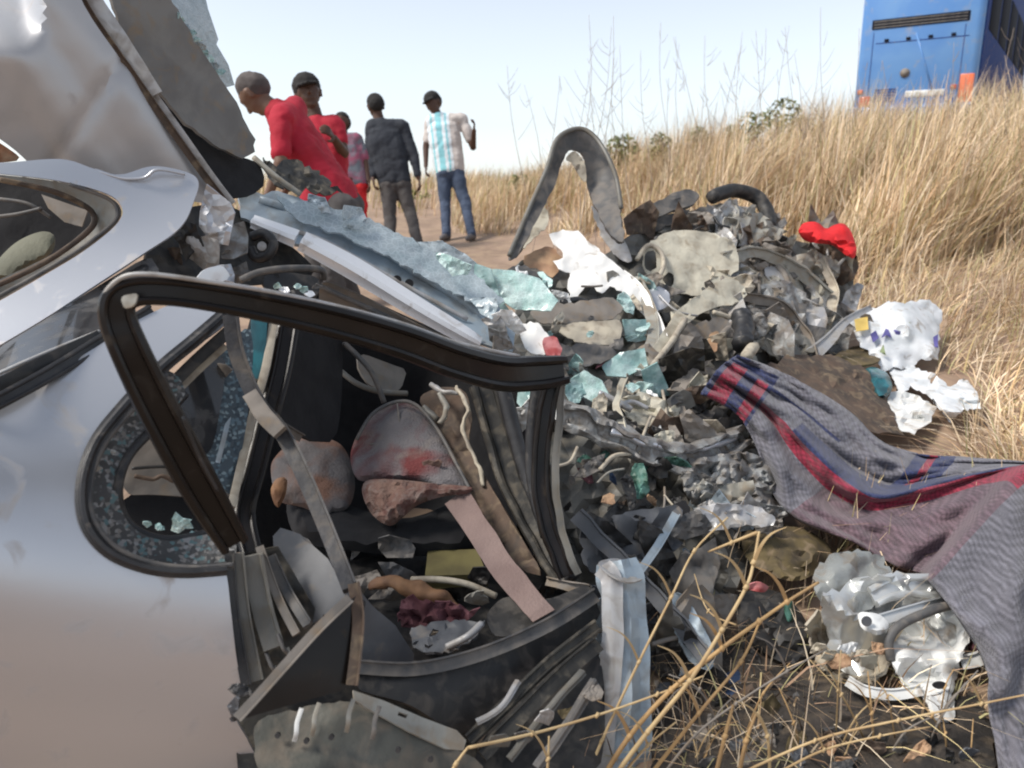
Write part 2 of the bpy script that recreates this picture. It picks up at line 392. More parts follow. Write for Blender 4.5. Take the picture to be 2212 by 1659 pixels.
# ------------------------------------------------------------------ ground
def build_ground():
    xs = np.r_[-400, -120, -40, -20, np.linspace(-12, 16, 113), 25, 50, 140, 400]
    ys = np.r_[-300, -60, -15, np.linspace(-4, 18, 111), 26, 45, 90, 200, 500]
    V = [(x, y, ground_z(x, y) + .02 * noise.noise(Vector((x * 3, y * 3, 0))) + .008 * noise.noise(Vector((x * 11, y * 11, 0)))) for y in ys for x in xs]
    n = len(xs)
    Fc = [[j * n + i, j * n + i + 1, (j + 1) * n + i + 1, (j + 1) * n + i] for j in range(len(ys) - 1) for i in range(n - 1)]
    m = M('earth', (.33, .23, .17), (.23, .16, .115), rough=.95, ns=2.3, bump=.8, bs=22, dirt=.5, dcol=(.36, .26, .17))
    g = mk('ground', V, Fc, 'earth'); tag(g, kind='structure')
build_ground()

def blades(name, spots, label, cat, hrange, wid, cols, lean=.35, seed=1, segs=3):
    """one mesh of many grass blades; spots = list of (x, y, height scale)"""
    r_ = np.random.default_rng(seed); V = []; Fc = []; C = []
    for (x, y, hsc) in spots:
        z = ground_z(x, y) - .02
        h = r_.uniform(*hrange) * hsc; a = r_.normal(3.0 * noise.noise(Vector((x * .9, y * .9, 7))), .9); la = abs(r_.normal(.12, lean)); wv = wid * r_.uniform(.6, 1.5)
        dx, dy = math.cos(a), math.sin(a); sa = r_.uniform(0, 6.283); sx, sy = math.cos(sa) * wv, math.sin(sa) * wv
        b = len(V)
        for k in range(segs + 1):
            t = k / segs; bend = la * t ** 1.7 * h; ww = (1 - .85 * t ** 1.5)
            zz = z + h * t * math.cos(min(la, 1.2) * t * .8)
            V.append((x + dx * bend - sx * ww, y + dy * bend - sy * ww, zz)); V.append((x + dx * bend + sx * ww, y + dy * bend + sy * ww, zz))
        for k in range(segs): Fc.append([b + 2 * k, b + 2 * k + 1, b + 2 * k + 3, b + 2 * k + 2])
        c = np.array(cols[int(r_.integers(len(cols)))]) * r_.uniform(.7, 1.25) * 1.22 * (1 + .4 * noise.noise(Vector((x * 1.7, y * 1.7, 11))))
        C += [c] * (2 * segs + 2)
    V = np.array(V); cen = V.mean(0)
    me = bpy.data.meshes.new(name); me.from_pydata((V - cen).tolist(), [], Fc)
    at = me.color_attributes.new('tint', 'FLOAT_COLOR', 'POINT')
    at.data.foreach_set('color', np.c_[np.array(C), np.ones(len(C))].astype(np.float32).ravel())
    if 'blade' not in MATS:
        m = bpy.data.materials.new('blade'); m.use_nodes = True; t = m.node_tree; b = t.nodes['Principled BSDF']
        an = t.nodes.new('ShaderNodeAttribute'); an.attribute_name = 'tint'; t.links.new(an.outputs['Color'], b.inputs['Base Color'])
        b.inputs['Roughness'].default_value = .75; b.inputs['Specular IOR Level'].default_value = .25
        MATS['blade'] = m
    me.materials.append(MATS['blade'])
    o = bpy.data.objects.new(name, me); COL.objects.link(o); o.location = cen
    return tag(o, label, cat, kind='stuff')
STRAW = [(.54, .40, .25), (.60, .46, .31), (.44, .30, .17), (.60, .47, .32), (.38, .27, .165), (.46, .37, .19), (.32, .21, .14), (.54, .44, .33), (.34, .31, .16), (.62, .52, .38)]
def bank_spots(n, seed):
    r_ = np.random.default_rng(seed); out = []
    while len(out) < n:
        d = 3.3 * (17 / 3.3) ** r_.random(); u = r_.uniform(980, 2420); x = (u - CU) / F * d; y = d
        # the near edge of the grass runs diagonally from the heap to the right
        edge = 4.9 if u > 1850 else 4.9 + (1850 - u) / 850 * 5.3
        edge += 1.3 * noise.noise(Vector((x * 1.1, y * .8, 5)))
        if d < edge: continue
        c = noise.noise(Vector((x * 1.1, y * 1.1, 1))) + .8 * noise.noise(Vector((x * 3.6, y * 3.6, 2)))
        if c < -.02 + .35 * r_.random() - .17: continue
        hs = (.55 + .75 * min(max(c + .3, 0), 1)) * (.45 + .6 * min(max((u - 1000) / 500, 0), 1)) * min(1, .35 + (d - edge) / 1.6)
        out.append((x, y, hs))
    return out
blades('dry_grass', bank_spots(34000, 3), 'tall tan dry grass covering the bank below the blue bus', 'grass', (.45, 1.0), .0055, STRAW, .5, 4)
def litter_spots(n, seed):
    r_ = np.random.default_rng(seed); out = []
    while len(out) < n:
        d = r_.uniform(2.2, 6.0); u = r_.uniform(1500, 2400); x = (u - CU) / F * d
        if (u < 1850 and d < 3.9) or (1800 < u < 2040 and 2.6 < d < 4.3) or (2040 <= u < 2130 and 2.6 < d < 3.6): continue
        out.append((x, d, 1))
    return out
blades('straw_litter', litter_spots(7500, 9), 'flattened straw litter on the bare earth right of the wreck', 'straw', (.06, .26), .003, STRAW, 1.3, 10)
def near_spots(n, seed):
    r_ = np.random.default_rng(seed); out = []
    while len(out) < n:
        u = r_.uniform(1250, 2300); d = r_.uniform(1.45, 2.35); x = (u - CU) / F * d
        if u > 2000 and d < 1.6: continue
        out.append((x, d, 1 if r_.random() < .8 else 1.6))
    return out
blades('fallen_straw', near_spots(900, 12), 'short broken straw on the dark earth at the bottom edge', 'straw', (.05, .20), .0022, STRAW + [(.16, .1, .06), (.1, .07, .05)], 1.1, 13)
blades('far_grass', [(rng.uniform(-9, 3.0), rng.uniform(11.5, 24), 1) for _ in range(7000)], 'low yellow grass behind the man in jeans', 'grass', (.22, .5), .008, STRAW + [(.3, .3, .1), (.4, .36, .12)], .3, 14)

# ------------------------------------------------------------------ shrubs, weeds
def shrub(u, v, d, rpx, label, seed, n=420, cols='leaf_green', group=None):
    base = P(u, v, d); r = rpx * 1.3 * d / F; gz = ground_z(base.x, base.y)
    root = empty('shrub', (base.x, base.y, gz), label, 'shrub', group); r_ = random.Random(seed)
    H = base.z + r - gz; V = []; Fc = []
    for k in range(n):
        a, b = r_.uniform(0, 6.283), r_.uniform(-1, 1); q = r_.random() ** .4
        c = Vector((base.x + r * q * math.cos(a) * math.sqrt(1 - b * b), base.y + r * q * math.sin(a) * math.sqrt(1 - b * b), base.z + r * 1.1 * q * b))
        if noise.noise(c * 2.2 / r * .6) < -.25: continue
        s = r * r_.uniform(.10, .22); n1 = Vector((r_.uniform(-1, 1), r_.uniform(-1, 1), r_.uniform(-1, 1))).normalized(); n2 = n1.orthogonal().normalized()
        i = len(V); V += [c - n1 * s, c + n2 * s * .45, c + n1 * s, c - n2 * s * .45]; Fc.append([i, i + 1, i + 2, i + 3])
    mk('crown', V, Fc, cols, root, False)
    for k in range(4):
        t = Vector((base.x + r * r_.uniform(-.5, .5), base.y + r * r_.uniform(-.4, .4), base.z + r * .3))
        s = Vector((base.x + .02 * k, base.y, gz - .03))
        bar('trunk', [(*s, .03), (*(s.lerp(t, .5) + Vector((.03, 0, .02))), .02), (*t, .008)], .02, 'twig', root, world=True)
shrub(1690, 262, 13.5, 34, 'rounded green shrub on the bank just left of the bus', 1)
shrub(1738, 275, 14, 16, 'thin dark green shrub nearest the bus on the bank', 2)
shrub(1625, 278, 13, 26, 'yellow-green shrub in the dry grass left of the rounded one', 3)
shrub(1130, 420, 14, 34, 'low olive shrub left of the bent grey fender arch', 4)
shrub(1085, 425, 15, 22, 'small olive shrub right beside the man in jeans', 5)
shrub(905, 455, 14, 32, 'green shrub showing between the two standing men', 6)
shrub(1345, 330, 11, 30, 'olive shrub directly right of the fender arch top', 7)

for k, (u, v, d_, r0, lb) in enumerate([(1425, 318, 13, 22, 'hazy low shrub third right of the fender arch top'), (1510, 302, 13.5, 20, 'hazy yellow-green shrub midway between fender arch and bus'), (1580, 292, 13, 17, 'small hazy shrub left of the yellow-green one'), (1050, 440, 15, 18, 'tiny olive bush right of the jeans legs')]): shrub(u, v, d_, r0, lb, 20 + k)
def weed(u, d, vtop, seed, label, lean=0, group='bare dry weeds standing above the bank'):
    x = (u - CU) / F * d; y = d; gz = ground_z(x, y); r_ = random.Random(seed)
    top = P(u + lean, vtop, d); s = Vector((x, y, gz - .03)); root = empty('dry_weed', s, label, 'weed', group)
    w0 = .010 * d / 10
    p = [s.lerp(top, t) + Vector((r_.uniform(-.05, .05), r_.uniform(-.04, .04), 0)) * (t > 0) for t in (0, .35, .7, 1)]
    bar('stem', [(*q, w0 * (1 - .6 * i / 3)) for i, q in enumerate(p)], w0, 'twig', root, world=True, sub=4)
    L = (top - s).length
    for k in range(r_.randint(4, 8)):
        t = r_.uniform(.35, .95); b = s.lerp(top, t); a = r_.uniform(0, 6.283); l = L * r_.uniform(.1, .28) * (1.2 - t)
        e = b + Vector((math.cos(a) * l * .8, math.sin(a) * l * .4, l * r_.uniform(.6, 1.2)))
        bar('twig', [(*b, w0 * .55), (*(b.lerp(e, .5) + Vector((0, 0, -.02))), w0 * .45), (*e, w0 * .25)], w0, 'twig', root, world=True, sub=3)
for k in range(30):
    weed(1150 + k * 22 + random.uniform(-14, 14), random.uniform(7.5, 11), random.choice([30, 70, 90, 120, 150, 180, 60]) + random.uniform(-15, 15), 50 + k,
         'thin leafless weed against the sky above the bank left of the bus', random.uniform(-90, 110))
for k, (u, vt, ln) in enumerate([(1800, 60, 60), (1930, 130, -30), (2020, 90, 40), (2080, 140, 10), (2150, 60, 30), (2190, 20, 20)]):
    weed(u, random.uniform(7.5, 9), vt, 90 + k, 'thin dry weed standing in front of the blue bus', ln, 'dry weeds before the bus')

# ------------------------------------------------------------------ bus
def build_bus():
    dC, dL = 14.0, 15.1
    c = P(2100, 250, dC); l = P(1840, 250, dL)
    ax = Vector((c.x - l.x, c.y - l.y, 0)); W = ax.length; ax.normalize(); ay = Vector((-ax.y, ax.x, 0))   # ay points away from the camera
    if ay.y < 0: ay = -ay
    z0 = ground_z(c.x, c.y) - .1
    o0 = Vector((l.x, l.y, z0))
    root = empty('bus', o0, 'tall blue bus parked on the road above the grassy bank', 'bus')
    def box(name, x0, x1, y0, y1, za, zb, m, par=root, bev=.02):
        V = [o0 + ax * x + ay * y + Vector((0, 0, z)) for x in (x0, x1) for y in (y0, y1) for z in (za, zb)]
        return mk(name, V, [[0, 1, 3, 2], [4, 6, 7, 5], [0, 4, 5, 1], [2, 3, 7, 6], [0, 2, 6, 4], [1, 5, 7, 3]], m, par, True, bevel=bev)
    def hz(v, d): return P(0, v, d).z - z0
    box('body', 0, W, 0, 9.0, .45, 3.5, 'bus_blue', bev=.12)
    box('side_panel', W + .002, W + .02, .12, 8.9, .5, 3.4, 'bus_shade_seams', bev=.005)  # navy tone paints in the shade on this side of the bus
    s = box('grille_slot', .20, W - .22, -.015, .05, hz(60, 14.6) - .04, hz(60, 14.6) + .13, 'bus_slot')
    for k in range(3): box('slat', .24, W - .26, -.022, .0, hz(60, 14.6) - .02 + .05 * k, hz(60, 14.6) + .0 + .05 * k, 'charcoal', s, .004)
    box('rear_window', .25, W - .25, -.01, .04, hz(-25, 14.6), 3.12, 'dark_glass')
    box('licence_plate', W * .44, W * .76, -.02, .02, hz(212, 14.6), hz(198, 14.6), 'white_plastic')
    box('bumper', -.03, W + .03, -.12, .06, hz(248, 14.6) - .12, hz(228, 14.6), 'bus_blue', bev=.05)
    box('tail_light', .10, .30, -.03, .04, hz(240, 14.6), hz(205, 14.6), 'lamp_red')
    box('tail_light', W - .26, W - .04, -.03, .04, hz(232, 14.6), hz(170, 14.6), 'lamp_orange')
    box('hatch_seam', W * .15, W * .9, -.004, .01, hz(95, 14.6), hz(93, 14.6), 'bus_shade_seams', bev=.002)
    V = [o0 + ax * (W * .42 + .08 * math.cos(a)) + ay * yy + Vector((0, 0, hz(160, 14.6) + .08 * math.sin(a))) for yy in (-.02, .01) for a in np.linspace(0, 6.283, 13)[:-1]]
    mk('badge', V, [list(range(12))[::-1]] + [[i, (i + 1) % 12, 12 + (i + 1) % 12, 12 + i] for i in range(12)], 'taupe', root)
    for (xa, za, xb, zb) in ((W * .48, hz(80, 14.6), W * .66, hz(200, 14.6)),):
        a = o0 + ax * xa + ay * -.005 + Vector((0, 0, za)); b = o0 + ax * xb + ay * -.005 + Vector((0, 0, zb))
        bar('body_crease', [(*a, .03), (*b, .03)], .03, 'bus_blue', root, world=True, sub=2)
    for fx in (.12, .86): box('panel_seam', W * fx, W * fx + .012, -.005, .01, hz(225, 14.6), hz(70, 14.6), 'bus_shade_seams', bev=.002)
    for k in range(4): box('hinge', W * (.22 + .18 * k), W * (.22 + .18 * k) + .07, -.02, .01, hz(92, 14.6), hz(86, 14.6), 'bus_slot', bev=.004)
    for k in range(5): box('vent_slat', W * .18, W * .36, -.012, .01, hz(215 - 6 * k, 14.6), hz(218 - 6 * k, 14.6), 'bus_shade_seams', bev=.003)
    for fx, mt in ((.03, 'lamp_orange'), (.80, 'lamp_red')): box('marker_lamp', W * fx, W * fx + .1, -.03, .02, hz(200, 14.6), hz(190, 14.6), mt)
    for k in range(5): box('side_window', W + .018, W + .03, .5 + 1.6 * k, 1.9 + 1.6 * k, 1.9, 2.9, 'bus_slot', bev=.004)
    def wheel(x, y):
        cx = o0 + ax * x + ay * y + Vector((0, 0, .48)); V = []; n = 20
        for xx, rr in ((0, .30), (0, .46), (.05, .5), (.24, .5), (.28, .46), (.28, .3)):
            V += [cx + ax * xx + ay * rr * math.cos(a) + Vector((0, 0, rr * math.sin(a))) for a in np.linspace(0, 6.2832, n + 1)[:-1]]
        Fc = [[r * n + i, r * n + (i + 1) % n, (r + 1) * n + (i + 1) % n, (r + 1) * n + i] for r in range(5) for i in range(n)]
        w_ = mk('wheel', V, Fc, 'rubber', root)
        V = [cx + ax * xx + ay * rr * math.cos(a) + Vector((0, 0, rr * math.sin(a))) for xx, rr in ((.26, .3), (.2, .12), (.27, .1)) for a in np.linspace(0, 6.2832, n + 1)[:-1]]
        mk('rim', V, [[r * n + i, r * n + (i + 1) % n, (r + 1) * n + (i + 1) % n, (r + 1) * n + i] for r in range(2) for i in range(n)] + [[2 * n + i for i in range(n)]], 'silver_dull', w_)
    wheel(W - .28, 2.2); wheel(W - .28, 7.0); wheel(.02, 2.2)
build_bus()

# ------------------------------------------------------------------ people
def remeshed(name, balls, m, parent, voxel, fmat_fn=None, smooth_it=3):
    bm = bmesh.new()
    for (c, r) in balls:
        rv = r if isinstance(r, (tuple, list)) else (r, r, r)
        mat4 = Matrix.Translation(c) @ Matrix.Diagonal((*rv, 1))
        bmesh.ops.create_icosphere(bm, subdivisions=2, radius=1, matrix=mat4)
    me = bpy.data.meshes.new('tmp'); bm.to_mesh(me); bm.free()
    o = bpy.data.objects.new('tmp', me); COL.objects.link(o)
    rm = o.modifiers.new('r', 'REMESH'); rm.mode = 'VOXEL'; rm.voxel_size = voxel
    sm = o.modifiers.new('s', 'SMOOTH'); sm.iterations = smooth_it; sm.factor = .5
    dg = bpy.context.evaluated_depsgraph_get(); me2 = bpy.data.meshes.new_from_object(o.evaluated_get(dg))
    bpy.data.objects.remove(o); bpy.data.meshes.remove(me)
    V = [v.co.copy() for v in me2.vertices]
    if name in ('shirt', 'trousers'):
        me2.calc_loop_triangles() if hasattr(me2, 'calc_loop_triangles') else None
        V = [q + me2.vertices[i].normal * (.022 * (abs(noise.noise(Vector((q.x * 5 + q.z * 3, q.y * 5, q.z * 6 - q.x * 3)))) - .2) + .004 * noise.noise(q * 24)) for i, q in enumerate(V)]
    Fc = [list(p.vertices) for p in me2.polygons]
    bpy.data.meshes.remove(me2)
    fm = None
    if fmat_fn:
        fm = [fmat_fn(sum((V[i] for i in f), Vector()) / len(f)) for f in Fc]
    return mk(name, V, Fc, m, parent, fmat=fm)
def limb(a, b, ra, rb, n=9, flat=None):
    out = []
    for k in range(n):
        t = k / (n - 1); r = ra + (rb - ra) * t
        out.append((a.lerp(b, t), r if not flat else (r * flat[0], r * flat[1], r)))
    return out
def hand(wrist, dirv, palm_n, s=1.0):
    """palm, four unequal bent fingers and a thumb"""
    dirv = dirv.normalized(); side = dirv.cross(palm_n).normalized(); nrm = side.cross(dirv)
    b = []
    for x in (-.026, -.009, .009, .026): b += limb(wrist, wrist + dirv * .085 * s + side * x * s, .014 * s, .012 * s, 5)
    for x, l in ((-.031, .058), (-.011, .075), (.010, .082), (.031, .07)):
        k0 = wrist + dirv * .085 * s + side * x * s; k1 = k0 + (dirv * .85 + nrm * .35) * l * .5 * s; k2 = k1 + (dirv * .45 + nrm * .8) * l * .5 * s
        b += limb(k0, k1, .0095 * s, .009 * s, 5) + limb(k1, k2, .009 * s, .008 * s, 5)
    t0 = wrist + dirv * .03 * s + side * .03 * s; t1 = t0 + (side * .7 + dirv * .6 + nrm * .25) * .035 * s; t2 = t1 + (dirv * .9 + side * .2 + nrm * .3) * .03 * s
    return b + limb(t0, t1, .012 * s, .0105 * s, 5) + limb(t1, t2, .0105 * s, .009 * s, 5)
def head_balls(c, face, up, s):
    face = (face - up * face.dot(up)).normalized(); rt = face.cross(up)
    def q(f, r, u): return c + (face * f + rt * r + up * u) * s
    b = [(q(-.008, 0, .03), .092 * s), (q(-.03, 0, .02), .09 * s), (q(.02, 0, .02), .082 * s), (q(.03, 0, -.03), .066 * s), (q(.035, 0, -.07), .05 * s), (q(.055, 0, -.092), .028 * s)]
    b += limb(q(.088, 0, .018), q(.108, 0, -.022), .010 * s, .016 * s, 4)           # nose
    b += limb(q(.082, -.036, .036), q(.082, .036, .036), .013 * s, .013 * s, 5)     # brow
    b += limb(q(.082, -.02, -.056), q(.082, .02, -.056), .011 * s, .011 * s, 4)     # mouth
    for sg in (-1, 1): b += limb(q(-.005, sg * .088, .02), q(-.002, sg * .086, -.025), .014 * s, .009 * s, 4)   # ears
    eyes = [q(.079, sg * .032, .014) for sg in (-1, 1)]
    return b, eyes
def person(label, J, face, skin, shirt, legs, hairm, cap=False, s=1.0, sleeve=.55, bag=None, shirt_fn=None, group=None):
    """J: joints in world metres: head neck chest hip, shoulder/elbow/wrist l,r, hipj/knee/ankle l,r"""
    foot = (J['ankle_l'] + J['ankle_r']) / 2; root = empty('person', (foot.x, foot.y, min(J['ankle_l'].z, J['ankle_r'].z) - .06), label, 'person', group)
    up = (J['head'] - J['neck']).normalized(); hb, eyes = head_balls(J['head'], face, up, s)
    body = list(hb) + limb(J['neck'] - up * .05, J['head'] - up * .05 * s, .062 * s, .054 * s, 6)
    sh_l, sh_r = J['shoulder_l'], J['shoulder_r']; across = (sh_r - sh_l).normalized()
    tors = limb(sh_l.lerp(sh_r, .08), sh_l.lerp(sh_r, .92), .072 * s, .072 * s, 8)
    for t in np.linspace(0, 1, 15):
        wd = np.interp(t, [0, .25, .6, 1], [.115, .125, .115, .11]); r = np.interp(t, [0, .25, .6, 1], [.105, .112, .108, .106]); c = J['chest'].lerp(J['hip'], t)
        for x in (-1, -.5, 0, .5, 1): tors.append((c + across * wd * .7 * x * s, r * s * (1 - .1 * abs(x))))
    tors += limb(J['neck'] - up * .04, J['chest'], .075 * s, .10 * s, 5)
    arms, slv = [], []
    for k in ('l', 'r'):
        A, B, C = J['shoulder_' + k], J['elbow_' + k], J['wrist_' + k]
        arms += limb(A, B, .052 * s, .042 * s, 10) + limb(B, C, .041 * s, .028 * s, 9)
        slv += limb(A, A.lerp(B, min(sleeve, 1)), .068 * s, .062 * s, 10)
        if sleeve > 1: slv += limb(B, B.lerp(C, sleeve - 1), .058 * s, .046 * s, 9)
        arms += hand(C, C - B, J.get('palm_' + k, across * (1 if k == 'l' else -1)), s * 1.02)
    lg, tr = [], []
    for k in ('l', 'r'):
        A, B, C = J['hipj_' + k], J['knee_' + k], J['ankle_' + k]
        lg += limb(A, B, .082 * s, .056 * s, 10) + limb(B, C, .055 * s, .036 * s, 10)
        tr += limb(A, B, .098 * s, .073 * s, 11) + limb(B, C, .072 * s, .058 * s, 11)
    b = remeshed('body', body + tors + arms + lg, skin, root, .0085)
    for e in eyes: remeshed('eye', [(e, .011 * s)], 'hair', b, .004, smooth_it=0)
    grow = [(c, r + .014) for c, r in tors]
    remeshed('shirt', grow + slv, shirt, root, .011, shirt_fn)
    hips = [(J['hip'] + across * x * s + (J['hip'] - J['chest']).normalized() * .05, .108 * s) for x in (-.07, 0, .07)]
    remeshed('trousers', tr + hips, legs, root, .011)
    for k in ('l', 'r'):
        C = J['ankle_' + k]; f = Vector((face.x, face.y, 0)).normalized()
        remeshed('shoe', limb(C + Vector((0, 0, -.035)) - f * .05, C + Vector((0, 0, -.045)) + f * .15, .046, .036, 8), 'shoe', root, .008)
    hf = (face - up * face.dot(up)).normalized(); hc = J['head'] - hf * .02 * s + up * .042 * s
    hairb = [(hc + up * .012, (.094 * s)), (hc - hf * .02 - up * .02 * s, .092 * s)]
    if cap:
        hairb = [(hc + up * .03, .104 * s), (hc + hf * .02 + up * .025, .1 * s), (hc - hf * .03 + up * .005, .1 * s)]
        hd = remeshed('cap', hairb + sum((limb(hc + hf * .07 * s + hf.cross(up) * x * s + up * .012, hc + hf * (.165 - abs(x) * .5) * s + hf.cross(up) * x * s - up * .012, .018 * s, .014 * s, 6) for x in (-.06, -.03, 0, .03, .06)), []), hairm, root, .008)
    else: remeshed('hair', hairb, hairm, root, .008)
    return root
def W_(u, v, d): return P(u, v, d)
def gp(u, d):
    x = (u - CU) / F * d; return Vector((x, d, ground_z(x, d) + .08))
# man in the red shirt, bent over to the left
d = 5.0
J = dict(head=W_(552, 205, d), neck=W_(590, 236, d), chest=W_(628, 278, d + .02), hip=W_(735, 432, d + .05),
         shoulder_l=W_(606, 262, d - .19), shoulder_r=W_(640, 236, d + .19), elbow_l=W_(606, 352, d - .24), wrist_l=W_(580, 420, d - .22),
         elbow_r=W_(655, 350, d + .25), wrist_r=W_(610, 420, d + .2), hipj_l=W_(738, 450, d - .08), hipj_r=W_(752, 446, d + .12),
         knee_l=W_(716, 588, d - .08), knee_r=W_(742, 588, d + .16), ankle_l=gp(748, d - .06), ankle_r=gp(770, d + .2))
person('man in a bright red short-sleeved shirt bending over the wreck', J, Vector((-1, .25, -.35)), 'skin_light', 'shirt_red', 'trouser_dark', 'hair_grey', s=1.0, sleeve=.75)
# man with the dark cap behind him
d = 6.0
J = dict(head=W_(667, 205, d), neck=W_(683, 262, d), chest=W_(688, 305, d), hip=W_(700, 440, d), shoulder_l=W_(645, 282, d), shoulder_r=W_(726, 272, d),
         elbow_l=W_(640, 360, d), wrist_l=W_(650, 430, d - .05), elbow_r=W_(742, 330, d - .05), wrist_r=W_(722, 300, d - .22),
         hipj_l=W_(680, 455, d), hipj_r=W_(718, 455, d), knee_l=W_(682, 585, d), knee_r=W_(720, 585, d), ankle_l=gp(684, d), ankle_r=gp(724, d))
person('man in a dark peaked cap standing behind the bending man', J, Vector((.35, -1, -.2)), 'skin', 'shirt_red', 'trouser_dark', 'hair', cap=True, s=1.05)
# smaller person with red shorts
d = 8.0
J = dict(head=W_(738, 268, d), neck=W_(742, 292, d), chest=W_(745, 318, d), hip=W_(762, 395, d), shoulder_l=W_(722, 304, d), shoulder_r=W_(772, 302, d),
         elbow_l=W_(722, 345, d - .03), wrist_l=W_(742, 374, d - .1), elbow_r=W_(788, 345, d), wrist_r=W_(796, 390, d - .04),
         hipj_l=W_(752, 402, d), hipj_r=W_(776, 402, d), knee_l=W_(752, 465, d - .02), knee_r=W_(780, 465, d), ankle_l=gp(752, d), ankle_r=gp(784, d))
person('small person in a grey and maroon top and red trousers', J, Vector((-.3, -1, -.3)), 'skin', 'shirt_patch', 'red_cloth', 'hair', s=.86, sleeve=.9)
# man in the dark shirt seen from behind
d = 8.6
J = dict(head=W_(812, 232, d), neck=W_(820, 262, d), chest=W_(832, 295, d), hip=W_(852, 390, d), shoulder_l=W_(802, 272, d), shoulder_r=W_(872, 274, d),
         elbow_l=W_(800, 338, d + .03), wrist_l=W_(806, 386, d - .05), elbow_r=W_(893, 335, d), wrist_r=W_(904, 384, d - .03),
         hipj_l=W_(838, 400, d), hipj_r=W_(868, 400, d), knee_l=W_(842, 462, d - .03), knee_r=W_(886, 458, d), ankle_l=gp(848, d), ankle_r=gp(906, d))
person('man in a dark navy long-sleeved shirt seen from behind', J, Vector((-.55, 1, -.1)), 'skin', 'shirt_dark', 'trouser_dark', 'hair', s=1.0, sleeve=1.85)
# man in jeans
d = 9.5
def stripes(p):
    q = (p - P(955, 310, 9.5)); x = q.x + .12 * (q.z)
    if x > .12 or x < -.15: return 2
    return 1 if abs(x + .01) < .035 or abs(x - .075) < .012 or abs(x + .095) < .012 else 0
J = dict(head=W_(936, 226, d), neck=W_(945, 250, d), chest=W_(958, 280, d), hip=W_(972, 366, d), shoulder_l=W_(930, 262, d), shoulder_r=W_(998, 258, d + .03),
         elbow_l=W_(920, 318, d), wrist_l=W_(920, 358, d - .05), elbow_r=W_(1022, 318, d + .02), wrist_r=W_(1024, 282, d - .14),
         hipj_l=W_(958, 376, d), hipj_r=W_(985, 374, d), knee_l=W_(962, 438, d), knee_r=W_(1004, 436, d - .02), ankle_l=gp(966, d), ankle_r=gp(1020, d - .05))
person('man in blue jeans and aqua striped shirt wearing a dark cap', J, Vector((-.25, -1, -.5)), 'skin', ['shirt_white', 'shirt_aqua', 'shirt_cream'], 'jeans', 'hair', cap=True, s=.98, sleeve=.7, shirt_fn=stripes)

# ------------------------------------------------------------------ the crashed car
CAR = empty('crashed_car', (-.3, 2.0, 0), 'crushed silver car torn open along its side, filling the left foreground', 'car')
# lower side panel with the rounded window cut out of its upper right corner
skin_anc = [(-80, 880, 1.34), (0, 872, 1.36), (215, 745, 1.58), (440, 650, 1.74), (480, 690, 1.70), (100, 1000, 1.33), (300, 900, 1.50), (170, 1060, 1.40),
            (250, 1230, 1.40), (480, 1240, 1.46), (0, 1250, 1.285), (-80, 1250, 1.26), (250, 1450, 1.40), (500, 1450, 1.47), (-80, 1720, 1.36), (250, 1720, 1.50), (560, 1720, 1.58)]
skin_anc = quad_fn(skin_anc)
skin = plate('side_panel', [(-90, 905), (0, 868), (90, 822), (215, 745), (300, 690), (400, 650), (486, 668), (484, 700), (420, 748), (345, 806), (268, 885), (210, 960), (184, 1040), (188, 1120), (232, 1186), (310, 1222), (400, 1234), (478, 1232),
                             (490, 1245), (500, 1330), (512, 1430), (524, 1480), (508, 1545), (540, 1610), (575, 1720), (250, 1730), (-90, 1730)], skin_anc, 'silver', CAR, cat=True, res=18, th=.006, off=-1)
sk = depth_fn(skin_anc)
def sd(u, v, o=0): return float(sk(np.array([[u, v]]))[0]) + o
# rubber seal round the rounded window
sl_path = [(482, 682), (420, 735), (345, 798), (262, 885), (206, 960), (180, 1045), (188, 1128), (236, 1190), (315, 1224), (400, 1234), (490, 1228)]
seal = bar('window_seal', [(u, v, sd(u, v, -.006)) for u, v in sl_path], 30, 'rubber', CAR, 'ridge', h=.9)
bar('seal_lip', [(u + 14, v - 8 if v > 1100 else v + 10, sd(u, v, .0)) for u, v in sl_path[2:]], 12, 'charcoal', seal, 'round')
# mottled glass-strewn rim between outer and inner seal
rim_o = [(350, 800), (275, 885), (218, 962), (194, 1045), (202, 1122), (248, 1180), (320, 1210), (400, 1220), (500, 1215), (500, 1150), (420, 1160), (355, 1168), (295, 1148), (262, 1105), (254, 1050), (276, 985), (330, 925), (400, 850)]
plate('window_rim', rim_o, [(350, 800, 1.62), (200, 1045, 1.44), (320, 1210, 1.46), (500, 1200, 1.52), (262, 1060, 1.475), (330, 925, 1.58), (420, 1160, 1.53)], 'crumbs', CAR, cat=True, th=.004, res=16, amp=.012, sc=14)
bar('inner_seal', [(400, 850, 1.64), (335, 922, 1.58), (278, 985, 1.51), (256, 1050, 1.47), (264, 1108, 1.475), (298, 1148, 1.49), (358, 1166, 1.51), (425, 1158, 1.54), (480, 1140, 1.56)], 20, 'rubber', CAR, 'round')
r_ = random.Random(4)
for k in range(26):
    a = r_.uniform(1.2, 4.3) if k < 16 else r_.uniform(.9, 1.8); rr = r_.uniform(.86, 1.08)
    u, v = 350 + 135 * rr * math.cos(a), 1045 + 150 * rr * math.sin(a)
    scrap('glass_crumb', u, v, 1.44 + .0005 * max(u - 200, 0) - .01, r_.uniform(4, 11), r_.uniform(4, 9), r_.choice(['broken_glass', 'teal_glass', 'clear_plastic', 'charcoal']), CAR, seed=300 + k, k=.4)
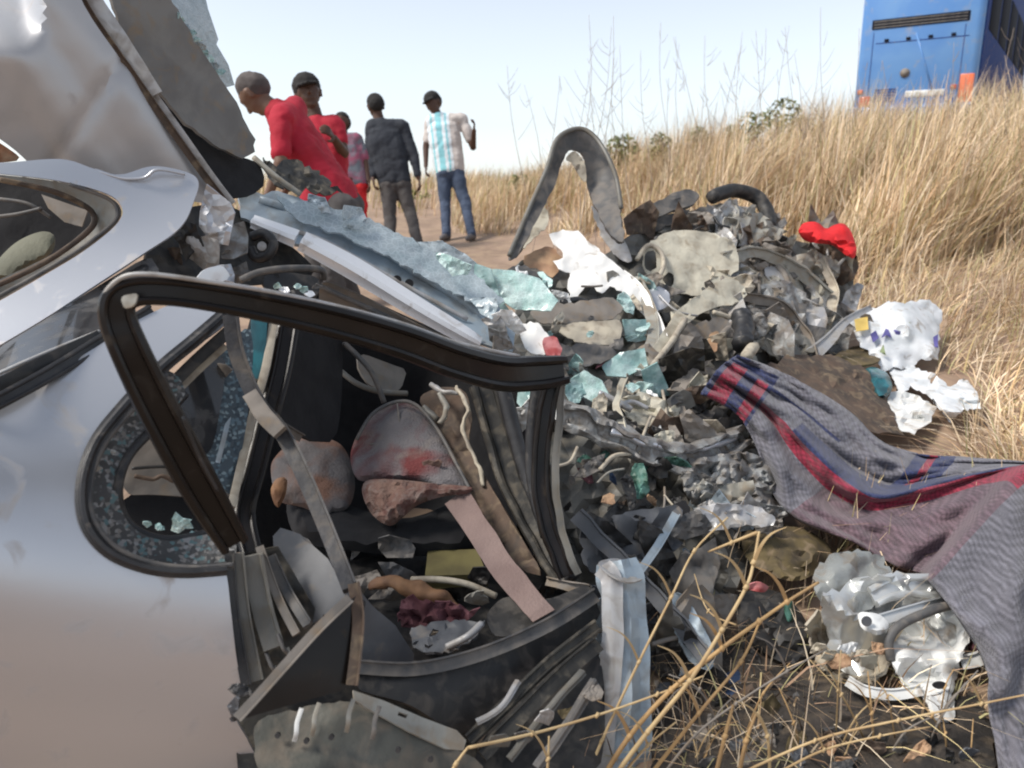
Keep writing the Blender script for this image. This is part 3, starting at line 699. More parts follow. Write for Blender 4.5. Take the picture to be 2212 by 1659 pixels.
# what shows inside the rounded window
plate('inner_trim', [(300, 930), (520, 860), (540, 1080), (420, 1075), (330, 1068), (270, 1070), (262, 1020)], [(280, 1000, 1.66), (500, 900, 1.78), (500, 1080, 1.74), (280, 1070, 1.64)], 'taupe', CAR, res=20, amp=.008, sc=14)
bar('trim_groove', [(285, 1012, 1.63), (350, 1008, 1.66), (430, 1012, 1.69)], 7, 'black_trim', CAR)
bar('trim_groove', [(290, 1028, 1.63), (330, 1035, 1.645), (350, 1028, 1.65), (375, 1040, 1.66)], 9, 'brown', CAR)
plate('window_void_lining', [(255, 1065), (420, 1070), (540, 1070), (540, 1200), (400, 1185), (290, 1160)], [(260, 1070, 1.70), (540, 1070, 1.86), (540, 1200, 1.80), (290, 1160, 1.66)], 'black_fabric_void', CAR, res=24)
scrap('glass_lump', 392, 1130, 1.57, 26, 18, 'broken_glass', CAR, 31, amp=.01); scrap('glass_lump', 345, 1138, 1.56, 12, 7, 'teal_glass', CAR, 32, amp=.005); scrap('glass_lump', 318, 1132, 1.55, 9, 6, 'broken_glass', CAR, 33, amp=.004)
# tinted remainder of the door glass behind the frame
plate('tinted_pane', [(352, 872), (430, 800), (500, 735), (540, 700), (548, 760), (535, 900), (515, 1010), (505, 1090), (455, 1005), (400, 935)], [(352, 872, 1.66), (540, 700, 1.83), (505, 1090, 1.70)], 'crumbs_blue', CAR, th=.005, res=20)
plate('tinted_pane', [(356, 874), (430, 806), (488, 760), (484, 830), (462, 960), (440, 990), (400, 935)], [(352, 872, 1.652), (540, 700, 1.822), (505, 1090, 1.692)], 'dark_glass', CAR, th=.004, res=20)
bar('pane_edge', [(372, 858, 1.64), (430, 800, 1.69), (488, 748, 1.73)], 13, 'beige', CAR, 'rect', h=.5)
bar('pane_edge', [(352, 850, 1.62), (420, 782, 1.67), (498, 712, 1.73)], 26, 'black_trim', CAR, 'rect', h=.6)
scrap('torn_lining', 452, 772, 1.76, 32, 20, 'rust', CAR, 35, rot=-.6); scrap('torn_lining', 470, 800, 1.765, 24, 16, 'taupe', CAR, 36)
bar('pane_edge', [(502, 860, 1.77), (488, 930, 1.73), (470, 1000, 1.70)], 10, 'steel_blue', CAR, 'rect', h=.5)
# pillar strips between rounded window and cabin
bar('pillar_strip', [(592, 690, 1.92), (575, 790, 1.86), (548, 890, 1.80), (522, 1000, 1.73), (500, 1095, 1.67)], 18, 'beige', CAR, 'rect', h=.5)
bar('pillar_strip', [(625, 690, 1.96), (606, 800, 1.9), (580, 900, 1.84), (552, 1010, 1.77), (528, 1110, 1.70), (545, 1200, 1.64)], 46, 'frame_brown', CAR, 'channel', h=.5)
bar('pillar_strip', [(560, 690, 1.90), (556, 760, 1.87), (550, 820, 1.84)], 34, 'teal_dark', CAR, 'rect', h=.3)
# grey broken rail running down the opening
rail = bar('door_rail', [(498, 680, 1.66), (512, 765, 1.66), (556, 868, 1.65), (606, 930, 1.64), (648, 1010, 1.60), (700, 1130, 1.55), (756, 1270, 1.46)], 34, 'rail_grey', CAR, 'lip', h=.8)
bar('rail_knuckle', [(540, 850, 1.63), (572, 900, 1.62), (605, 935, 1.61)], 34, 'taupe', rail, 'rect', h=.6, amp=.006)
bar('rail_branch', [(585, 905, 1.64), (625, 930, 1.66), (650, 945, 1.70)], 20, 'charcoal', rail, 'lip', h=.7)
# big bent window frame jutting at the camera
fr = bar('window_frame', [(1215, 800, 1.98, 62), (1160, 806, 1.93, 74), (1085, 806, 1.84, 78), (990, 782, 1.72, 76), (870, 738, 1.60, 74), (720, 695, 1.47, 70), (560, 660, 1.36, 66), (420, 636, 1.29, 62), (335, 628, 1.26, 62), (285, 632, 1.25, 66), (256, 650, 1.245, 72), (255, 690, 1.25, 76),
     (282, 760, 1.265, 80), (330, 860, 1.30, 84), (385, 965, 1.34, 84), (440, 1065, 1.385, 80), (505, 1175, 1.44, 62)], 70, 'frame_brown', CAR, 'channel', h=.75, sub=8)
bar('lip_highlight', [(1120, 770, 1.86), (990, 742, 1.70), (870, 700, 1.58), (720, 660, 1.45), (560, 626, 1.34), (420, 604, 1.27), (320, 592, 1.235), (262, 600, 1.225), (224, 640, 1.225), (222, 690, 1.235), (240, 760, 1.25)], 10, 'silver_dull', fr, 'round')  # lip of the frame, coloured pale for the highlight along it
plate('corner_highlight', [(262, 640), (300, 632), (292, 662), (268, 668)], 1.215, 'grey_light', fr, th=.004, res=8, amp=.003, sc=30)  # pale plate painted in for the highlight on the frame corner
bar('frame_seam', [(395, 900, 1.285), (430, 985, 1.32), (470, 1060, 1.36)], 7, 'rubber', fr)
# jamb strips under the frame, at the panel's rear edge
for k, (p, wd, mt) in enumerate([([(496, 1190, 1.50), (506, 1330, 1.49), (532, 1480, 1.48)], 22, 'rubber'), ([(514, 1195, 1.505), (528, 1330, 1.50), (556, 1470, 1.49)], 26, 'grey_primer'),
                                 ([(545, 1200, 1.52), (566, 1310, 1.52), (592, 1400, 1.50)], 44, 'grey_primer'), ([(560, 1180, 1.54), (600, 1290, 1.53), (640, 1370, 1.5)], 18, 'taupe'), ([(585, 1200, 1.56), (622, 1280, 1.55), (665, 1350, 1.5)], 22, 'charcoal')]):
    bar('jamb_strip', p, wd, mt, CAR, 'lip', h=.7)
plate('jamb_plate', [(490, 1200), (600, 1180), (690, 1330), (640, 1420), (560, 1490), (530, 1500)], [(490, 1200, 1.56), (690, 1330, 1.58), (530, 1500, 1.53)], 'dark_metal', CAR, res=20, amp=.012, sc=12, sharp=True)
for k, (u, v) in enumerate([(575, 1440), (600, 1400), (620, 1430), (592, 1470)]): bar('latch_rod', [(u, v - 30, 1.5), (u + 12, v, 1.49), (u + 26, v + 14, 1.5)], 9, r_.choice(['charcoal', 'grey_light', 'taupe']), CAR)
# dark torn corner of the door
tc = plate('door_corner', [(772, 1285), (752, 1300), (640, 1415), (522, 1545), (500, 1560), (620, 1525), (752, 1488), (768, 1420), (782, 1350), (790, 1300)], [(770, 1290, 1.44), (510, 1555, 1.30), (755, 1485, 1.40), (640, 1450, 1.35)], 'frame_brown', CAR, th=.02, res=18, sharp=True, off=-1)
bar('corner_lip', [(756, 1292, 1.425), (690, 1355, 1.39), (620, 1432, 1.345), (555, 1505, 1.305), (512, 1552, 1.285)], 22, 'taupe', tc, 'lip', h=.7)
bar('corner_edge', [(764, 1260, 1.45), (774, 1330, 1.43), (770, 1400, 1.41), (760, 1480, 1.39)], 26, 'brown', tc, 'lip', h=.8)
scrap('torn_clip', 520, 1490, 1.33, 26, 14, 'charcoal', CAR, 41); scrap('torn_clip', 506, 1530, 1.31, 16, 26, 'grey_plastic', CAR, 42)
# grey trim panels inside
plate('door_trim', [(590, 1160), (606, 1142), (650, 1156), (712, 1210), (752, 1280), (744, 1306), (660, 1360), (632, 1330), (598, 1235)], [(590, 1160, 1.66), (750, 1290, 1.56), (640, 1350, 1.6), (650, 1156, 1.68)], 'grey_plastic', CAR, th=.012, res=18, sharp=True, amp=.01, sc=9)
plate('door_trim', [(768, 1270), (800, 1310), (850, 1350), (890, 1412), (888, 1440), (780, 1450), (772, 1360)], [(768, 1280, 1.58), (890, 1415, 1.74), (780, 1450, 1.6)], 'grey_plastic', CAR, th=.012, res=18, amp=.014, sc=9, sharp=True)
# cabin shell; black lining sheets put in for the interior's darkness
plate('cabin_dark_lining', [(540, 640), (720, 610), (1000, 740), (1240, 800), (1300, 1000), (1310, 1300), (1200, 1420), (800, 1460), (560, 1250), (520, 900)], [(540, 640, 2.6), (1000, 740, 3.0), (1250, 850, 2.6), (1300, 1300, 2.25), (800, 1460, 2.2), (540, 1100, 2.3), (850, 1000, 3.1)], 'black_fabric_void', CAR, res=45, th=.01, amp=.04, sc=5)
plate('cabin_dark_side', [(600, 690), (740, 690), (735, 880), (720, 960), (650, 950), (585, 890)], [(600, 690, 2.1), (740, 690, 2.45), (650, 950, 2.15)], 'black_fabric_void', CAR, res=30, th=.01, amp=.03, sc=6)
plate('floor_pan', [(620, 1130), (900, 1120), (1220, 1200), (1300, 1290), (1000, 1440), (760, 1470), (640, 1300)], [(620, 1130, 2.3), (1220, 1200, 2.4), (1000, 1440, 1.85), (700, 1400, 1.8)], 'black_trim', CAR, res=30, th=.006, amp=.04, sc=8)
plate('seat_base', [(640, 1060), (860, 1120), (1010, 1080), (1050, 1160), (960, 1200), (760, 1190), (640, 1160)], [(640, 1060, 2.35), (1010, 1080, 2.35), (850, 1200, 2.15)], 'black_fabric_void', CAR, cat=True, res=26, bulge=.08, amp=.02, sc=8)
plate('head_lining', [(770, 760), (850, 790), (880, 800), (862, 850), (800, 838), (772, 800)], [(770, 760, 2.55), (880, 800, 2.7), (800, 840, 2.5)], 'taupe', CAR, res=18, th=.006, amp=.01)
bar('lining_edge', [(728, 795, 2.45), (770, 828, 2.45), (820, 846, 2.48), (880, 850, 2.52)], 12, 'grey_primer', CAR)
bar('grab_strap', [(742, 740, 2.4), (800, 800, 2.4), (830, 870, 2.42)], 12, 'charcoal', CAR)
# seats
seat = plate('seat', [(757, 985), (772, 938), (804, 892), (856, 866), (900, 872), (940, 918), (980, 990), (1012, 1056), (960, 1062), (900, 1040), (840, 1036), (790, 1040), (768, 1030)], [(757, 985, 2.36), (880, 870, 2.46), (1012, 1056, 2.18), (790, 1040, 2.25)], 'seat_grey', CAR, cat=True, res=11, bulge=.07, amp=.03, sc=9)
plate('seat_fold', [(782, 1052), (800, 1036), (860, 1036), (940, 1044), (1016, 1052), (1010, 1066), (960, 1072), (905, 1090), (870, 1118), (842, 1136), (808, 1116), (788, 1084)], [(782, 1052, 2.2), (1016, 1055, 2.12), (840, 1136, 2.13)], 'seat_fold', seat, cat=True, res=9, bulge=.04, amp=.045, sc=16)
bar('seam', [(858, 872, 2.375), (864, 930, 2.33), (858, 990, 2.26), (850, 1036, 2.22)], 4, 'charcoal', seat)
bar('seam', [(800, 960, 2.315), (864, 950, 2.32), (940, 962, 2.27)], 4, 'charcoal', seat)
plate('torn_foam', blobby(930, 1004, 22, 12, 3), tilt(930, 1004, 2.2, 22, 12, 4, .5), 'seat_fold', seat, res=5, th=.006, amp=.02, sc=20, sharp=True, jag=1.5)
bar('piping', [(770, 950, 2.33), (804, 895, 2.36), (856, 868, 2.39), (900, 876, 2.36), (945, 928, 2.3), (985, 1000, 2.22), (1014, 1056, 2.13)], 8, 'charcoal', seat)
seat2 = plate('seat', [(585, 1020), (596, 985), (640, 950), (692, 944), (738, 962), (762, 1010), (766, 1060), (748, 1100), (700, 1112), (650, 1095), (602, 1080)], [(585, 1020, 2.3), (740, 960, 2.45), (748, 1100, 2.25)], 'seat_side', CAR, cat=True, res=11, bulge=.06, amp=.03, sc=9)
plate('seat_fold', [(582, 1060), (596, 1032), (622, 1030), (618, 1070), (598, 1104)], 2.17, 'orange_tan', seat2, res=9, bulge=.02, amp=.008, sc=20)
# belt
bar('seat_belt', [(985, 1072, 2.12), (1030, 1140, 2.02), (1085, 1224, 1.92), (1140, 1290, 1.84), (1175, 1330, 1.80)], 56, 'belt', CAR, 'rect', h=.05, twist=.5, amp=.006, sc=14, sub=10)
# dark pillars on the right of the cabin
for p, wd, mt, pr in [([(1045, 830, 2.22), (1075, 930, 2.2), (1110, 1040, 2.16), (1165, 1150, 2.1), (1225, 1250, 2.02)], 66, 'dark_metal', 'channel'),
                      ([(1085, 830, 2.19), (1115, 950, 2.16), (1150, 1060, 2.12), (1200, 1180, 2.06), (1238, 1250, 2.0)], 34, 'rubber', 'round'),
                      ([(1195, 820, 2.0), (1178, 900, 2.0), (1168, 1010, 2.0), (1180, 1120, 1.98), (1225, 1245, 1.95)], 40, 'frame_brown', 'channel'),
                      ([(1160, 830, 2.08), (1148, 930, 2.08), (1150, 1040, 2.07), (1180, 1160, 2.03)], 24, 'rubber', 'round'),
                      ([(1215, 830, 1.99), (1206, 930, 1.99), (1200, 1040, 1.98), (1215, 1150, 1.96), (1250, 1240, 1.93)], 16, 'grey_primer', 'lip')]:
    bar('pillar', p, wd, mt, CAR, pr, h=.7, amp=.006, sc=18)
plate('torn_pillar', [(900, 860), (950, 835), (1005, 840), (1022, 900), (1010, 960), (1060, 1050), (1120, 1150), (1180, 1250), (1120, 1230), (1040, 1110), (985, 1000), (940, 915)], [(900, 860, 2.42), (1005, 840, 2.36), (1180, 1250, 2.02), (1000, 1020, 2.26)], 'brown', CAR, res=16, th=.006, amp=.03, sc=16)
for k, p in enumerate([[(948, 850, 2.3), (965, 880, 2.28), (950, 915, 2.27)], [(985, 835, 2.3), (1010, 880, 2.26), (1000, 930, 2.25), (1030, 1000, 2.22), (1045, 1050, 2.2)], [(930, 830, 2.36), (955, 845, 2.3), (990, 850, 2.3)], [(915, 880, 2.36), (945, 905, 2.33)]]):
    bar('torn_edge', p, 12 if k != 1 else 9, ['grey_light', 'beige', 'silver_dull', 'grey_primer'][k], CAR, amp=.01, sc=40)
# floor clutter
plate('yellow_box', [(924, 1190), (1030, 1186), (1052, 1240), (918, 1244)], [(924, 1190, 2.14), (1030, 1186, 2.14), (918, 1244, 2.05)], 'yellow_olive', CAR, th=.04, res=25, sharp=True, off=-1)
bar('floor_hose', [(890, 1252, 2.02), (950, 1252, 1.98), (1010, 1262, 1.97), (1072, 1288, 1.98)], 14, 'beige', CAR)
bar('floor_rag', [(800, 1262, 1.98, 20), (850, 1258, 1.94, 34), (910, 1282, 1.92, 42), (960, 1300, 1.92, 36), (995, 1312, 1.93, 18)], 30, 'orange_tan', CAR, amp=.02, sc=25, h=.5)
plate('floor_rag', blobby(930, 1330, 75, 40, 8), tilt(930, 1330, 1.9, 75, 40, 3, .5), 'maroon', CAR, res=9, th=.004, amp=.07, sc=14, sharp=True, jag=4)
br = plate('seat_bracket', [(886, 1362), (930, 1346), (1000, 1340), (1050, 1345), (1020, 1385), (980, 1408), (920, 1414), (892, 1400)], [(886, 1362, 1.84), (1050, 1345, 1.84), (920, 1414, 1.76)], 'grey_plastic', CAR, holes=[blobby(935, 1370, 8, 8, 1), blobby(925, 1398, 6, 6, 2)], res=9, th=.006, amp=.03, sc=16, sharp=True, jag=2)
bar('bracket_rod', [(965, 1398, 1.76), (1010, 1375, 1.76), (1040, 1348, 1.8)], 16, 'silver_dull', br)
scrap('floor_scrap', 1030, 1292, 1.95, 24, 16, 'grey_light', CAR, 51); scrap('floor_scrap', 860, 1180, 2.1, 60, 30, 'charcoal', CAR, 52)
plate('torn_trim', [(1045, 1330), (1090, 1285), (1180, 1300), (1270, 1260), (1290, 1290), (1180, 1345), (1070, 1385)], [(1045, 1330, 1.86), (1290, 1280, 1.9), (1070, 1385, 1.8)], 'black_trim', CAR, res=16, amp=.015, sc=12)
bar('torn_trim_edge', [(1180, 1255, 1.96), (1230, 1268, 1.94), (1275, 1275, 1.92)], 20, 'taupe', CAR, 'lip', amp=.008)
cr_ = random.Random(77); cfn = depth_fn([(620, 1130, 2.25), (1220, 1200, 2.3), (1000, 1440, 1.78), (700, 1400, 1.74)])
for k in range(26):
    u, v = cr_.uniform(660, 1220), cr_.uniform(1130, 1410); s_ = cr_.uniform(18, 46)
    if v > 1440 - (u - 770) * .28: continue
    scrap('cabin_scrap', u, v, float(cfn(np.array([[u, v]]))[0]) - .02, s_ * 1.4, s_ * .6, cr_.choice(['black_trim', 'charcoal', 'dark_metal', 'brown', 'grey_plastic', 'rubber', 'taupe']), CAR, 1200 + k, cr_.uniform(0, 3))
# door lower: black trim rail and panels
dr = plate('lower_door', [(770, 1440), (900, 1450), (1040, 1418), (1180, 1360), (1290, 1292), (1296, 1340), (1200, 1420), (1100, 1510), (1010, 1590), (950, 1565), (880, 1520), (800, 1500), (768, 1490)], [(770, 1450, 1.58), (1290, 1300, 1.86), (1010, 1590, 1.62), (880, 1520, 1.57)], 'black_trim', CAR, th=.012, res=24, amp=.012, sc=8)
bar('trim_rail', [(772, 1440, 1.56), (900, 1444, 1.6), (1040, 1412, 1.68), (1180, 1352, 1.76), (1286, 1286, 1.85)], 30, 'charcoal', dr, 'lip', h=.8)
bar('trim_rail', [(1012, 1600, 1.56), (1090, 1525, 1.61), (1190, 1430, 1.69), (1290, 1352, 1.78)], 30, 'dark_metal', dr, 'channel', h=.6)
bar('trim_rail', [(1040, 1630, 1.55), (1130, 1540, 1.6), (1220, 1450, 1.68), (1292, 1390, 1.76)], 34, 'dark_metal', dr, 'lip', h=.6)
plate('lower_panel', [(1030, 1600), (1180, 1450), (1300, 1370), (1310, 1700), (1020, 1710)], [(1030, 1600, 1.62), (1300, 1370, 1.82), (1310, 1700, 1.62)], 'black_trim', dr, res=30, amp=.03, sc=9)
for k, p in enumerate([[(1100, 1640, 1.53), (1180, 1540, 1.6), (1260, 1450, 1.68)], [(1160, 1660, 1.53), (1230, 1560, 1.58), (1285, 1470, 1.66)], [(1030, 1560, 1.56), (1080, 1530, 1.58), (1120, 1470, 1.63)]]):
    bar('panel_rib', p, [18, 24, 14][k], ['grey_primer', 'charcoal', 'silver_dull'][k], dr, 'ridge', h=.6, amp=.004)
for k in range(5): scrap('panel_scrap', 1080 + 50 * k, 1600 - 26 * k + 20 * (k % 2), 1.54 + .02 * k, 22, 14, ['grey_primer', 'charcoal', 'silver_dull', 'olive', 'taupe'][k], dr, 60 + k)
# sill
plate('sill_back', [(500, 1400), (700, 1400), (1030, 1560), (1040, 1730), (520, 1730), (505, 1560)], [(500, 1400, 1.6), (1030, 1560, 1.66), (520, 1730, 1.5), (1040, 1730, 1.6)], 'dark_metal', CAR, res=30, amp=.02)
sill = plate('sill', [(545, 1560), (640, 1530), (760, 1510), (860, 1560), (960, 1610), (1040, 1640), (1060, 1730), (570, 1730), (552, 1640)], [(545, 1560, 1.42), (760, 1510, 1.46), (1040, 1640, 1.5), (700, 1730, 1.36), (640, 1600, 1.42)], 'sill_paint', CAR, res=15, th=.006, amp=.014, sc=6, jag=2)
plate('sill_flange', [(762, 1492), (830, 1515), (910, 1550), (985, 1578), (1006, 1600), (1000, 1622), (960, 1618), (880, 1580), (800, 1535), (764, 1512)], [(762, 1492, 1.44), (1006, 1610, 1.5), (880, 1580, 1.45)], 'grey_light', CAR, holes=[[(860, 1538), (880, 1545), (876, 1553), (858, 1546)]], res=11, th=.004, amp=.004, sc=16, sharp=True)
for k, (u, v) in enumerate([(640, 1560), (678, 1548), (752, 1540), (808, 1555)]):
    bar('clip', [(u + 12, v - 30, 1.41), (u + 2, v, 1.40), (u, v + 24, 1.395), (u - 4, v + 40, 1.40)], 10, ['white_plastic', 'grey_light', 'grey_light', 'charcoal'][k], sill, 'rect', h=.6)
for u, v in [(600, 1588), (662, 1600), (716, 1592), (860, 1620), (930, 1640), (640, 1640)]: disc('bolt', u, v, 1.40, 6, 'rubber', sill, th=.006)
# roof rail with its highlight stripe built as a whiter strip
rr_anc = [(520, 420, 2.45), (700, 450, 2.55), (900, 540, 2.62), (1060, 640, 2.62), (1110, 740, 2.5), (900, 680, 2.44), (650, 540, 2.38), (530, 480, 2.38)]
rl = plate('roof_rail', [(512, 418), (600, 416), (700, 446), (800, 488), (900, 538), (1000, 588), (1062, 640), (1112, 716), (1108, 762), (1036, 742), (900, 672), (760, 596), (650, 530), (560, 492), (520, 470)], rr_anc, 'steel_blue', CAR, res=14, th=.01, amp=.028, sc=7, sharp=True, jag=2)
plate('shattered_screen', [(590, 424), (700, 446), (790, 470), (900, 526), (1010, 582), (1090, 650), (1060, 668), (960, 626), (850, 562), (740, 508), (640, 474)], [(590, 424, 2.42), (790, 470, 2.52), (1090, 650, 2.55), (960, 626, 2.5), (740, 508, 2.45)], 'sky_glass', CAR, res=11, th=.006, amp=.022, sc=8, sharp=True, jag=2.5)
bar('rail_highlight', [(545, 478, 2.35, 30), (600, 500, 2.34, 36), (640, 516, 2.34, 40)], 38, 'silver_white', rl, 'ridge', h=.5)
bar('rail_highlight', [(652, 520, 2.335, 44), (760, 578, 2.36, 50), (900, 664, 2.39, 46), (1000, 722, 2.42, 38), (1036, 742, 2.44, 28)], 46, 'silver_white', rl, 'ridge', h=.5, sub=10)
bar('rail_bead', [(560, 430, 2.44), (700, 476, 2.5), (800, 530, 2.53), (900, 590, 2.53), (1000, 650, 2.54), (1060, 700, 2.53)], 16, 'steel_blue', rl, 'round', h=.5)
bar('rail_bead', [(640, 500, 2.4), (700, 520, 2.43), (800, 574, 2.46), (900, 630, 2.47), (1010, 690, 2.49)], 10, 'silver_dull', rl, 'round', h=.5)
for u, v in [(858, 604), (884, 612)]: disc('rail_hole', u, v, depth_fn(rr_anc)(np.array([[u, v]]))[0] - .03, 9, 'black_fabric_void', rl, th=.012)
plate('rail_inside', [(690, 600), (780, 636), (900, 700), (1020, 750), (1090, 780), (1000, 775), (880, 730), (760, 690), (690, 670)], [(690, 600, 2.44), (1090, 780, 2.5), (690, 670, 2.5)], 'taupe', CAR, res=20, th=.008, amp=.01)
bar('rail_inside_bead', [(690, 618, 2.42), (800, 668, 2.43), (920, 724, 2.46), (1040, 768, 2.48)], 12, 'charcoal', CAR)
bar('grab_handle', [(520, 605, 2.05), (560, 588, 2.08), (620, 580, 2.12), (690, 582, 2.2), (700, 600, 2.25)], 15, 'charcoal', CAR)
plate('mirror_shell', [(560, 600), (620, 590), (690, 600), (690, 640), (640, 655), (580, 640)], [(560, 600, 2.2), (690, 600, 2.3), (640, 655, 2.2)], 'black_trim', CAR, res=14, th=.01, amp=.02, sc=20)
for k, (u, v, mt) in enumerate([(1070, 700, 'silver_dull'), (1085, 735, 'crushed'), (1050, 665, 'sky_glass'), (1100, 690, 'white_paint'), (1090, 760, 'taupe'), (760, 470, 'sky_glass'), (690, 440, 'steel_blue'), (980, 570, 'broken_glass')]): scrap('rail_tear', u, v, 2.46, 34, 22, mt, CAR, 1300 + k, .6)
for k in range(7): scrap('glass_crumb', 600 + 14 * k, 618 + 8 * (k % 3), 2.14, 10, 7, ['teal_glass', 'silver_white', 'charcoal', 'broken_glass'][k % 4], CAR, 70 + k)
# upper left: roof panel standing up, folded pillar, small window
roof_anc = [(-80, -60, 1.75), (170, -60, 1.95), (490, 440, 2.28), (-80, 250, 1.86), (130, 345, 2.02), (300, 370, 2.12), (250, 180, 2.06), (80, 150, 1.86)]
roof_anc = quad_fn(roof_anc)
roof = plate('roof_panel', [(-90, -70), (60, -70), (150, -70), (180, 20), (300, 185), (420, 350), (496, 445), (492, 470), (450, 440), (380, 430), (300, 420), (200, 410), (120, 392), (62, 352), (40, 330), (0, 300), (-90, 240)], roof_anc, 'silver_roof', CAR, res=16, th=.006, amp=.004, sc=6, extra=lambda u, v: .000011 * max(0, 134 - v) ** 2 * min(1, max(0, (96 - u) / 45)) + .010 * max(0, 1 - abs(u * .83 + v * .55 - 290) / 26) + .006 * math.sin((u * .82 - v * .57) * .045) + .004 * noise.noise(Vector(((u * .82 - v * .57) * .03, (u * .57 + v * .82) * .004, 2))))  # top-left corner is shaped to lean back and give a bright highlight
pil_anc = [(-90, 352, 1.80), (130, 348, 1.92), (330, 362, 2.0), (428, 395, 2.06), (390, 495, 1.98), (200, 620, 1.84), (0, 745, 1.70), (-90, 800, 1.62), (0, 655, 1.76), (260, 450, 1.96)]
pil_anc = quad_fn(pil_anc)
pil = plate('rear_pillar', [(-90, 345), (0, 352), (130, 344), (205, 366), (260, 378), (330, 360), (400, 372), (428, 392), (420, 432), (388, 494), (300, 556), (200, 622), (100, 688), (0, 748), (-90, 800), (-90, 700), (0, 652), (90, 600), (180, 545), (250, 488), (264, 452), (232, 420), (130, 392), (0, 376), (-90, 370)],
            pil_anc, 'silver', CAR, cat=True, res=9, th=.006)
bar('pillar_crease', [(205, 368, 1.955), (260, 384, 1.97), (310, 384, 1.985), (340, 366, 1.995), (400, 376, 2.03)], 7, 'silver', pil, amp=.004)
wf = plate('window_frame_trim', [(-90, 372), (0, 378), (130, 394), (230, 424), (260, 452), (248, 486), (180, 541), (90, 596), (0, 648), (-90, 695), (-90, 650), (0, 604), (70, 572), (130, 540), (190, 492), (198, 468), (180, 444), (110, 416), (0, 390), (-90, 384)],
      [(-90, 375, 1.83), (260, 452, 1.99), (-90, 690, 1.70), (190, 470, 2.03), (0, 604, 1.84)], 'grey_light', CAR, cat=True, res=13, th=.005)
bar('trim_seal', [(0, 388, 1.86), (110, 412, 1.93), (182, 444, 1.99), (204, 470, 2.01), (192, 498, 1.98), (130, 546, 1.92), (60, 586, 1.86), (-60, 640, 1.78)], 12, 'brown', wf)
bar('trim_seal', [(150, 398, 1.92), (232, 428, 1.965), (254, 456, 1.975), (240, 486, 1.96), (170, 540, 1.91), (60, 606, 1.83), (-60, 670, 1.74)], 9, 'charcoal', wf)
plate('rear_cabin', [(-90, 375), (110, 405), (215, 460), (150, 560), (0, 640), (-90, 680)], [(-90, 375, 2.2), (215, 460, 2.25), (-90, 680, 2.1)], 'black_fabric_void', CAR, res=30, amp=.03)
plate('head_rest', [(-30, 600), (0, 556), (40, 520), (90, 500), (118, 510), (112, 545), (70, 575), (20, 604)], [(-30, 600, 2.0), (100, 500, 2.08), (20, 604, 2.0)], 'headrest', CAR, cat=True, res=12, bulge=.04, amp=.015, sc=12)
plate('rear_trim', [(90, 420), (190, 455), (178, 490), (140, 480), (105, 450)], 2.1, 'taupe', CAR, res=14, sharp=True)
for p in [[(0, 430, 2.1), (60, 440, 2.1), (110, 470, 2.12)], [(-20, 470, 2.1), (40, 462, 2.1), (90, 450, 2.1)]]: bar('loose_wire', p, 8, 'charcoal', CAR)
plate('gap_backing', [(-90, 260), (0, 308), (52, 345), (0, 352), (-90, 350)], [(-90, 260, 2.1), (52, 345, 2.15), (-90, 350, 2.1)], 'rust', CAR, res=16)  # red-brown plate standing in for earth seen through the gap
# roof edge strips, inner roof and broken windscreen
bar('roof_edge', [(160, -60, 1.95), (186, 15, 1.985), (300, 180, 2.07), (420, 350, 2.18), (500, 455, 2.26)], 16, 'brown', CAR, 'lip', h=.8)
bar('roof_edge', [(178, -60, 1.97), (210, 10, 2.01), (275, 110, 2.05), (335, 205, 2.1)], 34, 'silver_dull', CAR, 'rect', h=.35, amp=.004)
bar('roof_edge', [(322, 190, 2.1), (400, 300, 2.17), (460, 385, 2.23), (502, 440, 2.27)], 16, 'silver_dull', CAR, 'rect', h=.4)
plate('roof_lining', [(215, -60), (330, -60), (420, 90), (500, 210), (548, 300), (548, 330), (520, 345), (470, 320), (400, 270), (335, 190), (270, 95)], [(215, -60, 2.02), (330, -60, 2.12), (548, 310, 2.42), (335, 190, 2.16), (470, 320, 2.3)], 'roof_inner', CAR, res=16, th=.012, amp=.012, sc=6, sharp=True, jag=1.5)
plate('roof_shadow_lining', [(320, 180), (400, 250), (480, 330), (560, 350), (575, 400), (540, 425), (490, 430), (430, 350)], [(320, 180, 2.2), (570, 380, 2.5), (490, 430, 2.34)], 'black_fabric_void', CAR, res=20, amp=.03)
plate('windscreen', [(300, -60), (430, -60), (448, 20), (470, 85), (466, 96), (492, 140), (505, 184), (482, 190), (455, 150), (420, 95), (370, 40)], [(300, -60, 2.16), (430, -60, 2.3), (500, 185, 2.42), (370, 40, 2.2)], 'sky_glass', CAR, res=16, th=.006, amp=.01, sharp=True)
for k in range(10): scrap('glass_crumb', 375 + 11 * k, 30 + 14 * k, 2.2 + .018 * k, 14, 9, ['teal_glass', 'broken_glass', 'sky_glass'][k % 3], CAR, 80 + k)
